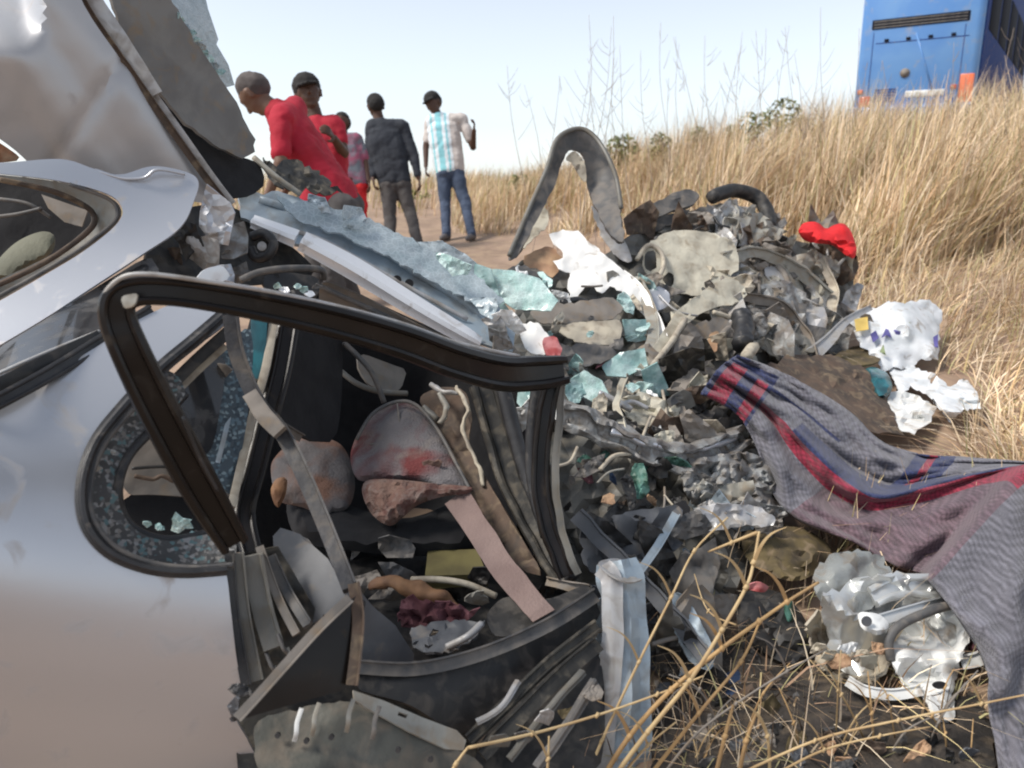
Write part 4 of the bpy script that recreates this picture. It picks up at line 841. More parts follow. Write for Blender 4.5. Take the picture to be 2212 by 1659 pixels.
# crumpled steel where roof and rail meet
for k, (u, v, su, sv, mt) in enumerate([(470, 470, 40, 60, 'silver'), (440, 540, 46, 38, 'silver_dull'), (500, 520, 34, 44, 'crushed'), (470, 590, 40, 26, 'silver'), (405, 520, 28, 40, 'black_trim'), (375, 560, 22, 36, 'brown'), (330, 560, 20, 40, 'taupe'), (520, 590, 26, 20, 'charcoal')]):
    scrap('crumpled_joint', u, v, 2.12 + .02 * (k % 3), su, sv, mt, CAR, 100 + k, k=.6)
plate('joint_gap_sheet', [(330, 480), (430, 440), (520, 450), (640, 540), (700, 600), (520, 620), (300, 620)], [(330, 480, 2.15), (640, 540, 2.5), (300, 620, 2.0)], 'black_trim', CAR, res=24, amp=.04, sc=10)  # black sheet stands in for the dark gap behind the joint
bar('hinge', [(545, 512, 2.28), (570, 505, 2.27), (590, 525, 2.27), (578, 552, 2.27), (552, 556, 2.28), (540, 535, 2.28)], 22, 'rubber', CAR)
disc('hinge_pin', 566, 532, 2.26, 10, 'silver_dull', CAR)
plate('torn_roof', [(560, 350), (640, 346), (700, 380), (740, 415), (690, 420), (620, 408), (580, 395)], [(560, 350, 2.6), (740, 415, 2.75), (580, 395, 2.55)], 'dark_metal', CAR, res=10, amp=.05, sc=14, sharp=True, jag=4)
bar('torn_roof_edge', [(548, 340, 2.5), (600, 385, 2.5), (650, 420, 2.52)], 12, 'grey_light', CAR)
# side glass and belt moulding between pillar and door
plate('side_glass', [(-90, 815), (0, 752), (100, 692), (215, 618), (330, 548), (350, 600), (300, 660), (215, 720), (100, 775), (-90, 868)], [(-90, 815, 1.62), (330, 548, 1.98), (-90, 868, 1.5), (300, 660, 1.82), (100, 730, 1.68)], 'dark_glass', CAR, res=20, th=.005)
bar('belt_moulding', [(-80, 905, 1.33), (0, 866, 1.36), (110, 806, 1.46), (215, 742, 1.57), (330, 672, 1.67)], 34, 'rubber', CAR, 'channel', h=.5)
bar('belt_moulding', [(-80, 846, 1.40), (0, 806, 1.43), (110, 758, 1.5), (215, 716, 1.585)], 9, 'silver_dull', CAR)
bar('belt_moulding', [(-80, 868, 1.38), (0, 830, 1.41), (110, 776, 1.48), (215, 728, 1.58)], 30, 'black_trim', CAR, 'rect', h=.4)
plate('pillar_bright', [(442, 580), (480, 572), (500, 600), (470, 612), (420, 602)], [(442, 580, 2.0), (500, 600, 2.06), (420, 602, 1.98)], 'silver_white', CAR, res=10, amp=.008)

# ------------------------------------------------------------------ the torn-off front of the car
FR = empty('front_wreckage', P(1450, 1000, 2.6), 'heap of crushed engine bay parts and torn metal right of the open cabin', 'wreckage')
heap_anc = [(1110, 560, 3.3), (1250, 500, 3.6), (1450, 430, 3.95), (1650, 430, 4.25), (1850, 580, 4.25), (1850, 780, 3.9), (1600, 700, 3.5), (1400, 700, 3.2), (1250, 760, 2.9), (1230, 880, 2.55), (1400, 950, 2.6), (1600, 950, 2.85),
            (1300, 1150, 2.25), (1500, 1150, 2.35), (1700, 1150, 2.5), (1300, 1400, 2.0), (1550, 1400, 2.1)]
hfn = depth_fn(heap_anc)
def hd(u, v, o=0): return float(hfn(np.array([[u, v]]))[0]) + o
plate('engine_mass', [(1110, 560), (1200, 560), (1300, 560), (1370, 500), (1480, 455), (1620, 445), (1700, 520), (1790, 530), (1840, 600), (1835, 700), (1780, 780), (1650, 790), (1600, 880), (1680, 1000), (1700, 1150), (1620, 1210), (1560, 1330), (1540, 1480), (1300, 1500), (1240, 1250), (1180, 1050), (1200, 850), (1090, 760), (1120, 650)],
      heap_anc, 'grey_primer', FR, res=20, th=.01, amp=.16, sc=7, flat=True, extra=lambda u, v: .05)
def hb(name, pts, wd, m, off=-.03, **k): return bar(name, [(p[0], p[1], hd(p[0], p[1], off + (p[2] if len(p) > 2 else 0))) for p in pts], wd, m, FR, **k)
def hp(name, outline, m, off=-.04, res=14, amp=.03, sc=12, **k):
    o = np.array(outline, float); c = o.mean(0); sp = o.max(0) - o.min(0)
    seed = k.get('seed', int(c[0] * 7 + c[1]) % 97); kt = k.pop('kt', .35); k.setdefault('jag', res * .16); k['seed'] = seed
    anc = tilt(c[0], c[1], hd(c[0], c[1], off), sp[0] / 2, sp[1] / 2, seed, kt)
    base = [(a[0], a[1], .5 * a[2] + .5 * hd(a[0], a[1], off)) for a in anc]
    return plate(name, outline, base, m, FR, res=res, amp=amp, sc=sc, **k)
# fender arch
arch = plate('fender_arch', [(1098, 556), (1138, 462), (1178, 372), (1200, 304), (1222, 286), (1252, 280), (1290, 306), (1326, 376), (1340, 450), (1348, 520), (1320, 512), (1286, 450), (1268, 398), (1264, 350), (1240, 322), (1216, 340), (1196, 402), (1166, 464), (1122, 548)],
      [(1098, 556, 3.25), (1200, 304, 3.55), (1252, 280, 3.62), (1340, 450, 3.45), (1348, 520, 3.35), (1166, 464, 3.4), (1268, 398, 3.62)], 'charcoal', FR, cat=True, res=10, th=.02, amp=.03, sc=7, jag=1.2)
bar('arch_lip', [(1100, 552, 3.22), (1140, 458, 3.36), (1180, 368, 3.45), (1204, 300, 3.52), (1252, 278, 3.57), (1292, 304, 3.54), (1328, 374, 3.45), (1342, 450, 3.38)], 10, 'grey_primer', arch)
plate('torn_liner', [(1218, 345), (1240, 322), (1264, 350), (1268, 400), (1250, 380), (1235, 350)], 3.56, 'beige', arch, res=8, amp=.02, sc=25)
hp('torn_liner', [(1130, 500), (1160, 440), (1180, 452), (1190, 480), (1160, 510), (1120, 545)], 'cream', -.05, 9)
hp('arch_foot', [(1270, 440), (1310, 455), (1345, 510), (1370, 570), (1330, 560), (1300, 510)], 'silver_dull', -.02, 9)
# white torn plate
hp('white_plate', [(1186, 505), (1215, 498), (1248, 500), (1292, 538), (1340, 578), (1384, 622), (1402, 690), (1380, 668), (1350, 636), (1318, 618), (1300, 636), (1284, 622), (1262, 620), (1246, 642), (1234, 658), (1226, 616), (1232, 592), (1206, 582), (1196, 566), (1216, 556), (1214, 540), (1196, 528)], 'white_paint', -.12, 9, .03, 10, kt=.1, th=.004, sharp=True)
hb('plate_arm', [(1372, 600), (1402, 660), (1412, 720), (1396, 775)], 26, 'grey_light', -.12, prof='lip', h=.5, amp=.01)
hb('plate_arm', [(1345, 590), (1385, 625), (1420, 690), (1436, 730)], 16, 'white_paint', -.13, prof='lip', h=.5, amp=.006)
hp('soil_plate', [(1125, 560), (1185, 525), (1215, 560), (1200, 600), (1150, 600)], 'tan', -.02, 11)
hp('side_scrap', [(1080, 585), (1130, 570), (1170, 600), (1210, 650), (1180, 640), (1130, 600)], 'charcoal', -.05, 10)
# windscreen glass spilled over the edge
for k, (ol, mt) in enumerate([([(900, 524), (955, 520), (1010, 552), (1052, 588), (1020, 612), (960, 580)], 'sky_glass'), ([(1045, 580), (1110, 585), (1165, 602), (1205, 650), (1190, 672), (1110, 668), (1070, 640)], 'broken_glass'), ([(1000, 560), (1060, 580), (1080, 640), (1120, 700), (1070, 660), (1010, 610)], 'teal_glass'),
                              ([(1230, 820), (1262, 800), (1300, 822), (1320, 860), (1280, 868), (1245, 850)], 'broken_glass'), ([(1300, 790), (1340, 762), (1392, 752), (1400, 790), (1352, 815), (1310, 812)], 'teal_glass'), ([(1385, 800), (1420, 782), (1450, 852), (1400, 862)], 'teal_glass'), ([(1345, 690), (1395, 690), (1395, 722), (1350, 724)], 'teal_glass')]):
    a = np.array(ol).mean(0); dd = 2.74 if k < 3 else hd(*a, -.12)
    plate('glass_sheet', ol, tilt(a[0], a[1], dd, 60, 40, 11 + k, .5), mt, FR, res=9, th=.006, amp=.02, sc=16, sharp=True)
# bits round the rail end
hp('end_plate', [(1115, 705), (1160, 692), (1190, 735), (1200, 765), (1170, 768), (1140, 760)], 'white_paint', -.22, 9, kt=.2)
hp('red_bit', [(1168, 730), (1200, 725), (1215, 752), (1210, 775), (1180, 772)], 'pink_bit', -.24, 8)
hp('taupe_box', [(1140, 665), (1230, 655), (1320, 640), (1345, 660), (1340, 685), (1240, 700), (1160, 700)], 'taupe', -.14, 12, .02)
hp('beige_panel', [(1195, 705), (1300, 690), (1345, 690), (1340, 745), (1270, 745), (1230, 735)], 'beige', -.10, 12, .03)
hp('dark_panel', [(1230, 740), (1310, 745), (1340, 765), (1290, 790), (1240, 790)], 'charcoal', -.12, 10)
# cream firewall with openings
fw = hp('firewall', [(1385, 560), (1398, 522), (1450, 496), (1540, 500), (1592, 528), (1598, 570), (1572, 612), (1520, 640), (1468, 636), (1430, 618), (1398, 600)], 'cream', -.14, 11, .035, 9, kt=.1, holes=[blobby(1405, 562, 17, 24, 4, 8, .15), blobby(1444, 602, 13, 16, 5, 8, .2)])
hb('firewall_edge', [(1380, 600), (1410, 610), (1432, 580), (1428, 545), (1400, 530), (1376, 560)], 10, 'beige', -.16)
hp('cream_flap', [(1440, 685), (1500, 640), (1582, 592), (1618, 638), (1590, 655), (1530, 668), (1470, 705)], 'cream', -.16, 12, .03, kt=.3)
hb('cream_hose', [(1475, 680), (1450, 720), (1420, 760), (1392, 800)], 30, 'cream', -.14, prof='lip', amp=.012)
hp('taupe_plate', [(1440, 760), (1500, 700), (1560, 680), (1590, 720), (1540, 780), (1470, 820)], 'taupe', -.06, 14, .04)
hp('beige_bit', [(1530, 720), (1552, 712), (1550, 760), (1528, 765)], 'tan', -.14, 8)
hb('strut', [(1410, 790), (1450, 740), (1480, 690)], 14, 'beige', -.2)
hp('chrome_bit', [(1395, 630), (1425, 616), (1450, 640), (1440, 670), (1405, 668)], 'silver', -.12, 8)
# bonnet edge, hoses
hp('bonnet_edge', [(1352, 468), (1420, 436), (1485, 408), (1512, 420), (1498, 446), (1430, 466), (1362, 492)], 'charcoal', -.04, 11, .02, kt=.1, th=.02)
hp('bonnet_under', [(1362, 492), (1430, 468), (1495, 448), (1480, 475), (1420, 500), (1370, 510)], 'black_trim', -.02, 11)
hb('bumper_hose', [(1538, 425, -.1), (1580, 412, -.1), (1625, 420, -.1), (1655, 452, -.1), (1662, 490, -.1)], 30, 'black_trim', -.02, amp=.01)
hp('battery_tray', [(1480, 468), (1530, 440), (1620, 445), (1650, 485), (1600, 512), (1500, 500)], 'taupe', -.03, 12, .03)
hb('dark_bit', [(1600, 680, -.3), (1608, 710, -.3), (1604, 745, -.28)], 46, 'rubber', -.08, amp=.02, sc=30)  # unidentified dark bit, built as a crumpled rubber bundle
hb('dark_bit_end', [(1628, 748, -.3), (1612, 770, -.3)], 26, 'beige', -.1)
# larger torn panels that interlock
for k, (ol, mt) in enumerate([([(1590, 540), (1650, 512), (1705, 530), (1720, 585), (1672, 610), (1612, 590)], 'taupe'), ([(1690, 560), (1760, 540), (1815, 570), (1800, 640), (1742, 650), (1700, 612)], 'grey_light'), ([(1620, 620), (1700, 605), (1750, 650), (1715, 700), (1640, 690)], 'crushed'),
     ([(1720, 660), (1800, 640), (1835, 690), (1800, 745), (1735, 735)], 'taupe'), ([(1640, 700), (1720, 705), (1765, 760), (1690, 785), (1640, 750)], 'grey_primer'), ([(1440, 840), (1500, 790), (1560, 800), (1550, 860), (1490, 900)], 'taupe'), ([(1330, 860), (1390, 850), (1470, 880), (1450, 930), (1370, 920)], 'cream'),
     ([(1500, 900), (1560, 870), (1610, 900), (1600, 950), (1530, 960)], 'charcoal'), ([(1500, 560), (1580, 600), (1640, 590), (1620, 640), (1560, 650)], 'beige'), ([(1350, 770), (1400, 740), (1440, 790), (1410, 850), (1360, 840)], 'taupe'), ([(1560, 470), (1640, 460), (1700, 500), (1660, 540), (1580, 520)], 'grey_light')]):
    hp('torn_panel', ol, mt, -.10 - .03 * (k % 3), 10, .09, 9, kt=.7, sharp=True, th=.005, jag=2.5)
for k, p in enumerate([[(1560, 560), (1640, 545), (1720, 580), (1790, 640)], [(1600, 640), (1680, 660), (1740, 720), (1760, 780)], [(1770, 560), (1800, 620), (1790, 700)], [(1450, 870), (1500, 850), (1570, 850), (1630, 830)], [(1350, 820), (1330, 870), (1350, 930)]]):
    hb('torn_rail', p, [26, 22, 20, 18, 16][k], ['grey_light', 'taupe', 'beige', 'charcoal', 'cream'][k], -.2, prof='lip', h=.6, amp=.02, sc=14)
# scattered engine pieces in the heap
PAL = {
    'A': (1385, 1600, 500, 690, ['cream', 'beige', 'taupe', 'grey_light', 'charcoal'], 16),
    'B': (1570, 1835, 520, 770, ['taupe', 'grey_light', 'grey_light', 'crushed', 'brown', 'taupe', 'silver_dull', 'beige', 'dark_metal', 'cream', 'charcoal'], 74),
    'I': (1430, 1640, 740, 960, ['taupe', 'grey_primer', 'charcoal', 'beige', 'dark_metal', 'brown', 'grey_light', 'beige', 'cream'], 34),
    'C': (1130, 1400, 590, 900, ['taupe', 'broken_glass', 'charcoal', 'beige', 'maroon', 'white_plastic', 'grey_light', 'teal_glass'], 34),
    'D': (1220, 1470, 965, 1110, ['black_trim', 'brown', 'charcoal', 'blue_bit', 'tan', 'green_bit', 'black_trim', 'maroon', 'charcoal', 'black_trim', 'black_trim'], 22),
    'E': (1480, 1690, 980, 1140, ['crushed', 'silver_dull', 'crushed', 'grey_light', 'charcoal', 'taupe'], 26),
    'F': (1270, 1560, 1090, 1440, ['charcoal', 'grey_plastic', 'black_trim', 'steel_blue', 'grey_primer', 'taupe', 'black_trim'], 30),
    'G': (1330, 1500, 850, 965, ['cream', 'tan', 'beige', 'charcoal', 'white_plastic', 'taupe', 'black_trim'], 30),
    'H': (1340, 1680, 455, 540, ['taupe', 'charcoal', 'grey_light', 'brown', 'silver_dull'], 22)}
SZ = {'B': [14, 20, 28, 38, 46], 'I': [18, 26, 36, 46], 'H': [14, 20, 30], 'F': [18, 28, 40, 50], 'E': [14, 22, 32]}
r_ = random.Random(21); sd_ = 500   # sizes in picture pixels
for key, (u0, u1, v0, v1, ms, n) in PAL.items():
    for k in range(n):
        u, v = r_.uniform(u0, u1), r_.uniform(v0, v1); s = r_.choice(SZ.get(key, [10, 14, 20, 28])) * r_.uniform(.7, 1.2); sd_ += 1
        scrap('scrap_piece', u, v, hd(u, v, -.05 - r_.uniform(0, .10)), s * r_.uniform(.9, 1.8), s * r_.uniform(.5, 1), r_.choice(ms), FR, sd_, r_.uniform(0, 3.14), .9)
for k in range(34):
    key = r_.choice('BBBCCGFAHED'); u0, u1, v0, v1, ms, n = PAL[key]; u, v = r_.uniform(u0, u1), r_.uniform(v0, v1); a = r_.uniform(0, 6.28); l = r_.uniform(18, 48); cv_ = r_.uniform(-16, 16)
    hb('hose' if k % 2 else 'wire', [(u - l * math.cos(a), v - l * math.sin(a)), (u - cv_ * math.sin(a), v + cv_ * math.cos(a)), (u + l * math.cos(a), v + l * math.sin(a))], r_.choice([5, 7, 10, 15]), r_.choice(['rubber', 'grey_light', 'charcoal', 'taupe', 'beige', 'silver_dull']), -.14)
for k, (u, v, rr) in enumerate([]):   # pulleys and housings
    dd = hd(u, v, -.16); a = r_.uniform(-.6, .6)
    pr = [(u + rr * math.cos(t) , v + rr * .8 * math.sin(t)) for t in np.linspace(0, 6.283, 13)]
    hub = bar('pulley', [(q[0], q[1], dd) for q in pr], rr * .45, r_.choice(['grey_light', 'silver_dull', 'taupe', 'steel_blue']), FR, amp=.006)
    disc('pulley_hub', u, v, dd + .01, rr * .8, r_.choice(['charcoal', 'crushed', 'taupe']), hub, rr * .62, th=.03)
# bent bumper beam and crushed radiator
hb('bumper_beam', [(1200, 885), (1260, 912), (1330, 945), (1400, 972), (1480, 988), (1550, 970), (1605, 944)], 58, 'crushed', -.16, prof='channel', h=.8, amp=.03, sc=16, sub=10)
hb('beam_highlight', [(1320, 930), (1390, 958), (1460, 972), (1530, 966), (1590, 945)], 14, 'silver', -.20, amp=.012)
hp('radiator', [(1470, 1000), (1540, 985), (1620, 975), (1670, 1010), (1690, 1080), (1660, 1140), (1600, 1140), (1530, 1120), (1480, 1070)], 'crushed', -.12, 8, .10, 14, th=.01)
hp('radiator_skirt', [(1490, 1100), (1560, 1085), (1640, 1095), (1680, 1120), (1665, 1140), (1600, 1135), (1540, 1150), (1500, 1135)], 'silver_dull', -.18, 9, .05, 14)
hp('black_gap', [(1440, 1100), (1480, 1075), (1495, 1110), (1480, 1150), (1445, 1140)], 'black_fabric_void', -.15, 12, 0)
# grey sheets and bars below
hp('grey_sheet', [(1300, 1120), (1380, 1100), (1460, 1088), (1480, 1110), (1420, 1180), (1360, 1230), (1320, 1190)], 'grey_plastic', -.12, 14, .04)
hp('grey_sheet', [(1250, 1130), (1310, 1160), (1380, 1230), (1330, 1260), (1260, 1230)], 'grey_plastic', -.10, 14, .04)
hb('grey_bar', [(1245, 1110), (1320, 1190), (1400, 1270), (1470, 1350), (1530, 1430)], 34, 'grey_plastic', -.17, prof='lip', h=.6, amp=.008)
hb('grey_bar', [(1460, 1110), (1420, 1180), (1370, 1250)], 18, 'steel_blue', -.2, prof='lip', h=.6)
hp('steel_flap', [(1450, 1270), (1490, 1300), (1540, 1390), (1545, 1440), (1500, 1450), (1460, 1380)], 'steel_blue', -.14, 14, .04)
# pale crumpled post at the right of the door
post = bar('post', [(1330, 1212, 1.86, 84), (1338, 1250, 1.85, 100), (1346, 1300, 1.84, 92), (1348, 1400, 1.82, 104), (1345, 1500, 1.8, 118), (1340, 1600, 1.78, 124), (1336, 1720, 1.74, 130)], 100, 'steel_blue', FR, 'ridge', h=.7, amp=.02, sc=9, sub=10)
bar('post_highlight', [(1300, 1225, 1.83), (1322, 1262, 1.80), (1322, 1400, 1.77), (1312, 1520, 1.75), (1296, 1720, 1.71)], 46, 'silver_dull', post, 'ridge', h=.22, amp=.006, sc=14)  # paler strip paints in the highlight down the post's left side
hp_top = plate('post_flange', [(1285, 1215), (1330, 1205), (1372, 1222), (1396, 1250), (1360, 1262), (1320, 1246)], [(1285, 1215, 1.83), (1396, 1250, 1.86), (1330, 1205, 1.9)], 'silver_dull', post, res=9, amp=.02, sc=16)

# ------------------------------------------------------------------ blanket
def blanket():
    Cc = [[(1592, 768, 2.86), (1566, 784, 2.8), (1540, 810, 2.74), (1514, 850, 2.70)], [(1655, 790, 2.86), (1634, 822, 2.79), (1612, 856, 2.72), (1590, 893, 2.68)],
          [(1735, 828, 2.86), (1708, 872, 2.75), (1672, 912, 2.66), (1634, 962, 2.62)], [(1835, 890, 2.84), (1792, 942, 2.70), (1732, 988, 2.58), (1668, 1062, 2.52)],
          [(1902, 952, 2.8), (1872, 1008, 2.66), (1806, 1060, 2.52), (1722, 1122, 2.44)], [(1990, 982, 2.76), (1952, 1034, 2.62), (1884, 1096, 2.44), (1846, 1172, 2.34)],
          [(2080, 988, 2.72), (2052, 1022, 2.58), (1992, 1076, 2.42), (1946, 1228, 2.24)], [(2235, 1000, 2.66), (2215, 1010, 2.52), (2150, 1032, 2.38), (1985, 1236, 2.2)],
          [(2330, 1010, 2.5), (2300, 1022, 2.3), (2214, 1044, 2.16), (2010, 1258, 2.02)], [(2350, 1150, 2.3), (2330, 1180, 2.12), (2260, 1200, 1.98), (2074, 1340, 1.9)],
          [(2360, 1350, 2.1), (2340, 1360, 1.96), (2290, 1380, 1.86), (2130, 1440, 1.80)], [(2360, 1540, 1.9), (2345, 1540, 1.82), (2290, 1540, 1.75), (2140, 1550, 1.72)], [(2370, 1760, 1.72), (2350, 1760, 1.68), (2300, 1760, 1.6), (2176, 1740, 1.6)]]
    A = np.array(Cc, float); NS, NT = 9, 60
    L = np.stack([cat_rom(A[:, j], False, NS) for j in range(4)], 1)          # along
    G = np.stack([np.array([cat_rom(row, False, NT // 3)[k] for k in range(NT + 1)]) for row in L])
    ns, ntt = G.shape[:2]; V = []; Fc = []; fm = []
    for i in range(ns):
        for j in range(ntt):
            u, v, d_ = G[i, j]; t = j / (ntt - 1); s = i / NS
            d_ += .045 * math.sin(t * 17 + 2.2 * math.sin(s * .9) + s * .7) * (.45 + .8 * noise.noise(Vector((s * .8, t * 2, 1)))) + .11 * (abs(noise.noise(Vector((s * .55 + t * 1.2, t * 5, 4)))) - .25) + .045 * noise.noise(Vector((s * 1.6, t * 13, 8))) + .008 * noise.noise(Vector((s * 5, t * 30, 3))) - .045 * math.exp(-((t - .55) / .06) ** 2) + .03 * math.exp(-((t - .42) / .05) ** 2)
            V.append(P(u, v, d_))
    for i in range(ns - 1):
        for j in range(ntt - 1):
            a = i * ntt + j; Fc.append([a, a + ntt, a + ntt + 1, a + 1])
            t = (j + .5) / (ntt - 1); s = (i + .5) / NS; m_ = 0
            if s < 1.5:                          # checked end
                m_ = 3 if (.25 < s < .62 and t > .25) or (.95 < s < 1.28 and t > .3) else 2
                if t < .12 and s > .6: m_ = 0
            elif t > .70: m_ = 0 if (s < 3.8 or s > 8.2) else 1
            elif .56 < t <= .70: m_ = 3
            elif .44 < t <= .56: m_ = 2 if s > 2.4 else 0
            elif 4.9 < s < 5.9: m_ = 3 if 5.2 < s < 5.5 else 2
            elif .30 < t < .34 and s < 3.2: m_ = 2
            if s > 8.0: m_ = 0
            if s > 7.2 and t < .5: m_ = 2 if t > .3 else 0
            fm.append(m_)
    o = mk('blanket', V, Fc, ['cloth_grey', 'cloth_mauve', 'cloth_navy', 'cloth_red'], None, True, fm, th=.006, crisp=False)
    tag(o, 'grey woven blanket with navy and crimson stripes draped over the wreckage', 'blanket')
blanket()

# ------------------------------------------------------------------ loose things round the wreck
def gd(u, v, lift=.03):
    a = (CV - v) / F; dd = 3.0
    for _ in range(12): q = P(u, v, dd); dd -= .7 * (q.z - ground_z(q.x, q.y) - lift) / (-SP + CP * a - .11)
    return dd
def loose(name, outline, anc, m, label, cat, group=None, **k):
    return tag(plate(name, outline, anc, m, None, **k), label, cat, group)
loose('red_cloth', [(1722, 500), (1735, 480), (1765, 478), (1785, 496), (1800, 486), (1822, 480), (1840, 500), (1852, 540), (1845, 562), (1822, 548), (1798, 528), (1770, 526), (1738, 522)], [(1722, 500, 3.92), (1840, 490, 3.97), (1845, 562, 3.8)], 'red_cloth', 'bright red cloth lying on the heap below the grassy bank', 'cloth', res=9, bulge=.06, amp=.08, sc=9)
BAG = [(1838, 700, 3.75), (2000, 650, 3.95), (2020, 770, 3.75), (1885, 785, 3.6)]
bag = empty('plastic_bag', P(1930, 790, 4.2), 'white printed plastic bag lying on the bare ground behind the blanket', 'bag')
plate('sheet', [(1832, 702), (1842, 672), (1900, 662), (1916, 650), (1960, 654), (2006, 646), (2036, 672), (2030, 730), (2024, 778), (1990, 776), (1966, 800), (1930, 792), (1908, 806), (1890, 770), (1858, 748)], BAG, 'white_bag', bag, res=9, bulge=.03, amp=.10, sc=5, jag=2, sharp=True, soft=True)
def on_bag(u, v): return float(depth_fn(BAG)(np.array([[u, v]]))[0]) - .045
for k, (ol, mt) in enumerate([([(1846, 690), (1874, 684), (1876, 712), (1850, 716)], 'ink_yellow'), ([(1880, 722), (1892, 714), (1898, 730), (1886, 740)], 'ink_purple'), ([(1904, 730), (1916, 704), (1926, 730), (1914, 724)], 'ink_purple'), ([(1930, 712), (1946, 716), (1940, 732)], 'ink_purple'), ([(1950, 700), (1966, 696), (1964, 708)], 'ink_green'), ([(1900, 760), (1908, 744), (1914, 768)], 'ink_green'), ([(2016, 728), (2026, 722), (2026, 752), (2018, 748)], 'ink_purple')]):
    a = np.array(ol).mean(0); plate('print', ol, [(u, v, on_bag(u, v)) for u, v in ol] if len(ol) > 3 else on_bag(*a), mt, bag, res=5, th=.002, sharp=True, amp=.10, sc=5, soft=True)
loose('white_paper', [(1910, 870), (1935, 840), (1985, 856), (2022, 880), (2010, 910), (1975, 938), (1945, 930), (1920, 900)], [(q[0], q[1], gd(*q, .07)) for q in ((1910, 870), (2022, 880), (1960, 938))], 'white_plastic', 'flat white sheet of paper beside the upper edge of the blanket', 'paper', res=10, th=.003, amp=.10, sc=10, jag=2, sharp=True)
loose('crumpled_bag', [(1996, 842), (2024, 812), (2052, 836), (2084, 814), (2112, 850), (2118, 882), (2084, 886), (2050, 912), (2026, 880)], [(q[0], q[1], gd(*q, .09)) for q in ((1990, 835), (2106, 845), (2046, 905))], 'white_bag', 'crumpled white plastic bag furthest right beyond the blanket', 'bag', res=7, bulge=.03, amp=.12, sc=7, jag=2, sharp=True, soft=True)
loose('crumpled_bag', [(1916, 792), (1960, 780), (1990, 800), (2020, 806), (2000, 850), (1966, 838), (1940, 856), (1930, 824)], [(q[0], q[1], gd(*q, .07)) for q in ((1920, 790), (2010, 810), (1950, 850))], 'white_bag', 'thin white plastic film between the printed bag and the paper', 'bag', res=7, bulge=.02, amp=.10, sc=7, jag=2, sharp=True, soft=True)
loose('teal_bag', [(1862, 800), (1885, 790), (1920, 806), (1930, 840), (1912, 862), (1885, 850), (1868, 826)], [(1862, 800, gd(1862, 800, .12)), (1930, 830, gd(1930, 830, .12)), (1890, 860, gd(1890, 860, .1))], 'teal_dark', 'glossy dark teal plastic bundle beside the white bags', 'bag', res=9, bulge=.06, amp=.05, sc=12)
loose('car_mat', [(1640, 800), (1700, 770), (1800, 768), (1870, 800), (1920, 870), (1950, 940), (1880, 940), (1780, 860), (1700, 830)], [(1640, 800, 3.1), (1800, 768, 3.5), (1950, 940, 3.1), (1780, 860, 3.05)], 'brown', 'brown car floor mat showing above the top of the blanket', 'mat', res=12, th=.012, amp=.10, sc=4, jag=3, sharp=True)
loose('torn_mat', [(1790, 775), (1850, 745), (1905, 760), (1900, 785), (1840, 795)], [(1790, 775, 3.6), (1905, 760, 3.75), (1840, 795, 3.5)], 'olive', 'small dark olive mat scrap against the printed white bag', 'mat', res=10, th=.01, amp=.04)
tag(bar('bent_strip', [(1750, 770, 3.5, 34), (1790, 735, 3.55, 26), (1830, 692, 3.62, 16), (1882, 664, 3.7, 12)], 24, 'silver_dull', None, 'lip', h=.4), 'curved pale metal trim strip leaning at the printed bag', 'strip')
# broken headlight
HL = empty('headlight', P(1960, 1500, 2.0), 'smashed white headlight unit lying below the blanket', 'headlight')
plate('backing', [(1770, 1290), (1850, 1250), (1940, 1235), (2050, 1262), (2110, 1330), (2120, 1400), (2060, 1470), (1980, 1500), (1880, 1490), (1800, 1440)], [(1770, 1290, 2.0), (2110, 1330, 2.05), (1880, 1490, 1.95), (2060, 1470, 1.97)], 'chrome', HL, res=12, th=.004, amp=.13, sc=5.5, sharp=True, jag=4)
plate('lens', [(1755, 1240), (1790, 1200), (1850, 1188), (1905, 1200), (1935, 1250), (1910, 1300), (1850, 1330), (1790, 1318), (1762, 1285)], [(1755, 1240, 2.05), (1905, 1200, 2.15), (1850, 1330, 1.98)], 'clear_plastic', HL, res=11, th=.005, amp=.035, sc=9, jag=3, sharp=True, extra=lambda u, v: -.035 * max(0, 1 - abs(u * .8 - v * .6 - 715) / 70) + .012 * math.sin((u * .6 + v * .8) * .09))
plate('reflector', [(1740, 1350), (1775, 1310), (1850, 1335), (1920, 1370), (1930, 1430), (1890, 1475), (1820, 1480), (1765, 1440)], [(1740, 1350, 2.02), (1920, 1370, 2.0), (1820, 1480, 1.94)], 'beige', HL, res=9, th=.006, amp=.10, sc=11, jag=3, extra=lambda u, v: .05 * max(0, 1 - ((u - 1840) / 95) ** 2 - ((v - 1400) / 80) ** 2))
plate('housing', [(1930, 1390), (1985, 1345), (2050, 1310), (2090, 1320), (2095, 1380), (2070, 1440), (2052, 1500), (2066, 1545), (2020, 1548), (1992, 1500), (1950, 1480), (1925, 1430)], [(1930, 1390, 1.96), (2090, 1320, 2.02), (2040, 1545, 1.86), (1950, 1480, 1.9)], 'white_plastic', HL, res=9, th=.006, amp=.12, sc=7, jag=2, sharp=True)
bar('mirror_strip', [(1885, 1290, 2.0), (1950, 1265, 2.02), (2030, 1265, 2.03)], 48, 'chrome', HL, 'channel', h=.5, amp=.01)
bar('mirror_strip', [(1880, 1345, 1.95), (1930, 1330, 1.95), (2000, 1310, 1.96), (2060, 1295, 2.0)], 24, 'chrome', HL, 'lip', h=.6)
bar('bezel', [(1925, 1425, 1.90), (1920, 1385, 1.90), (1945, 1350, 1.91), (2010, 1320, 1.93), (2060, 1306, 1.96)], 20, 'charcoal', HL, 'round')
bar('rim', [(1830, 1470, 1.89), (1870, 1492, 1.87), (1930, 1500, 1.86), (1990, 1490, 1.86)], 24, 'white_plastic', HL, 'lip', h=.5)
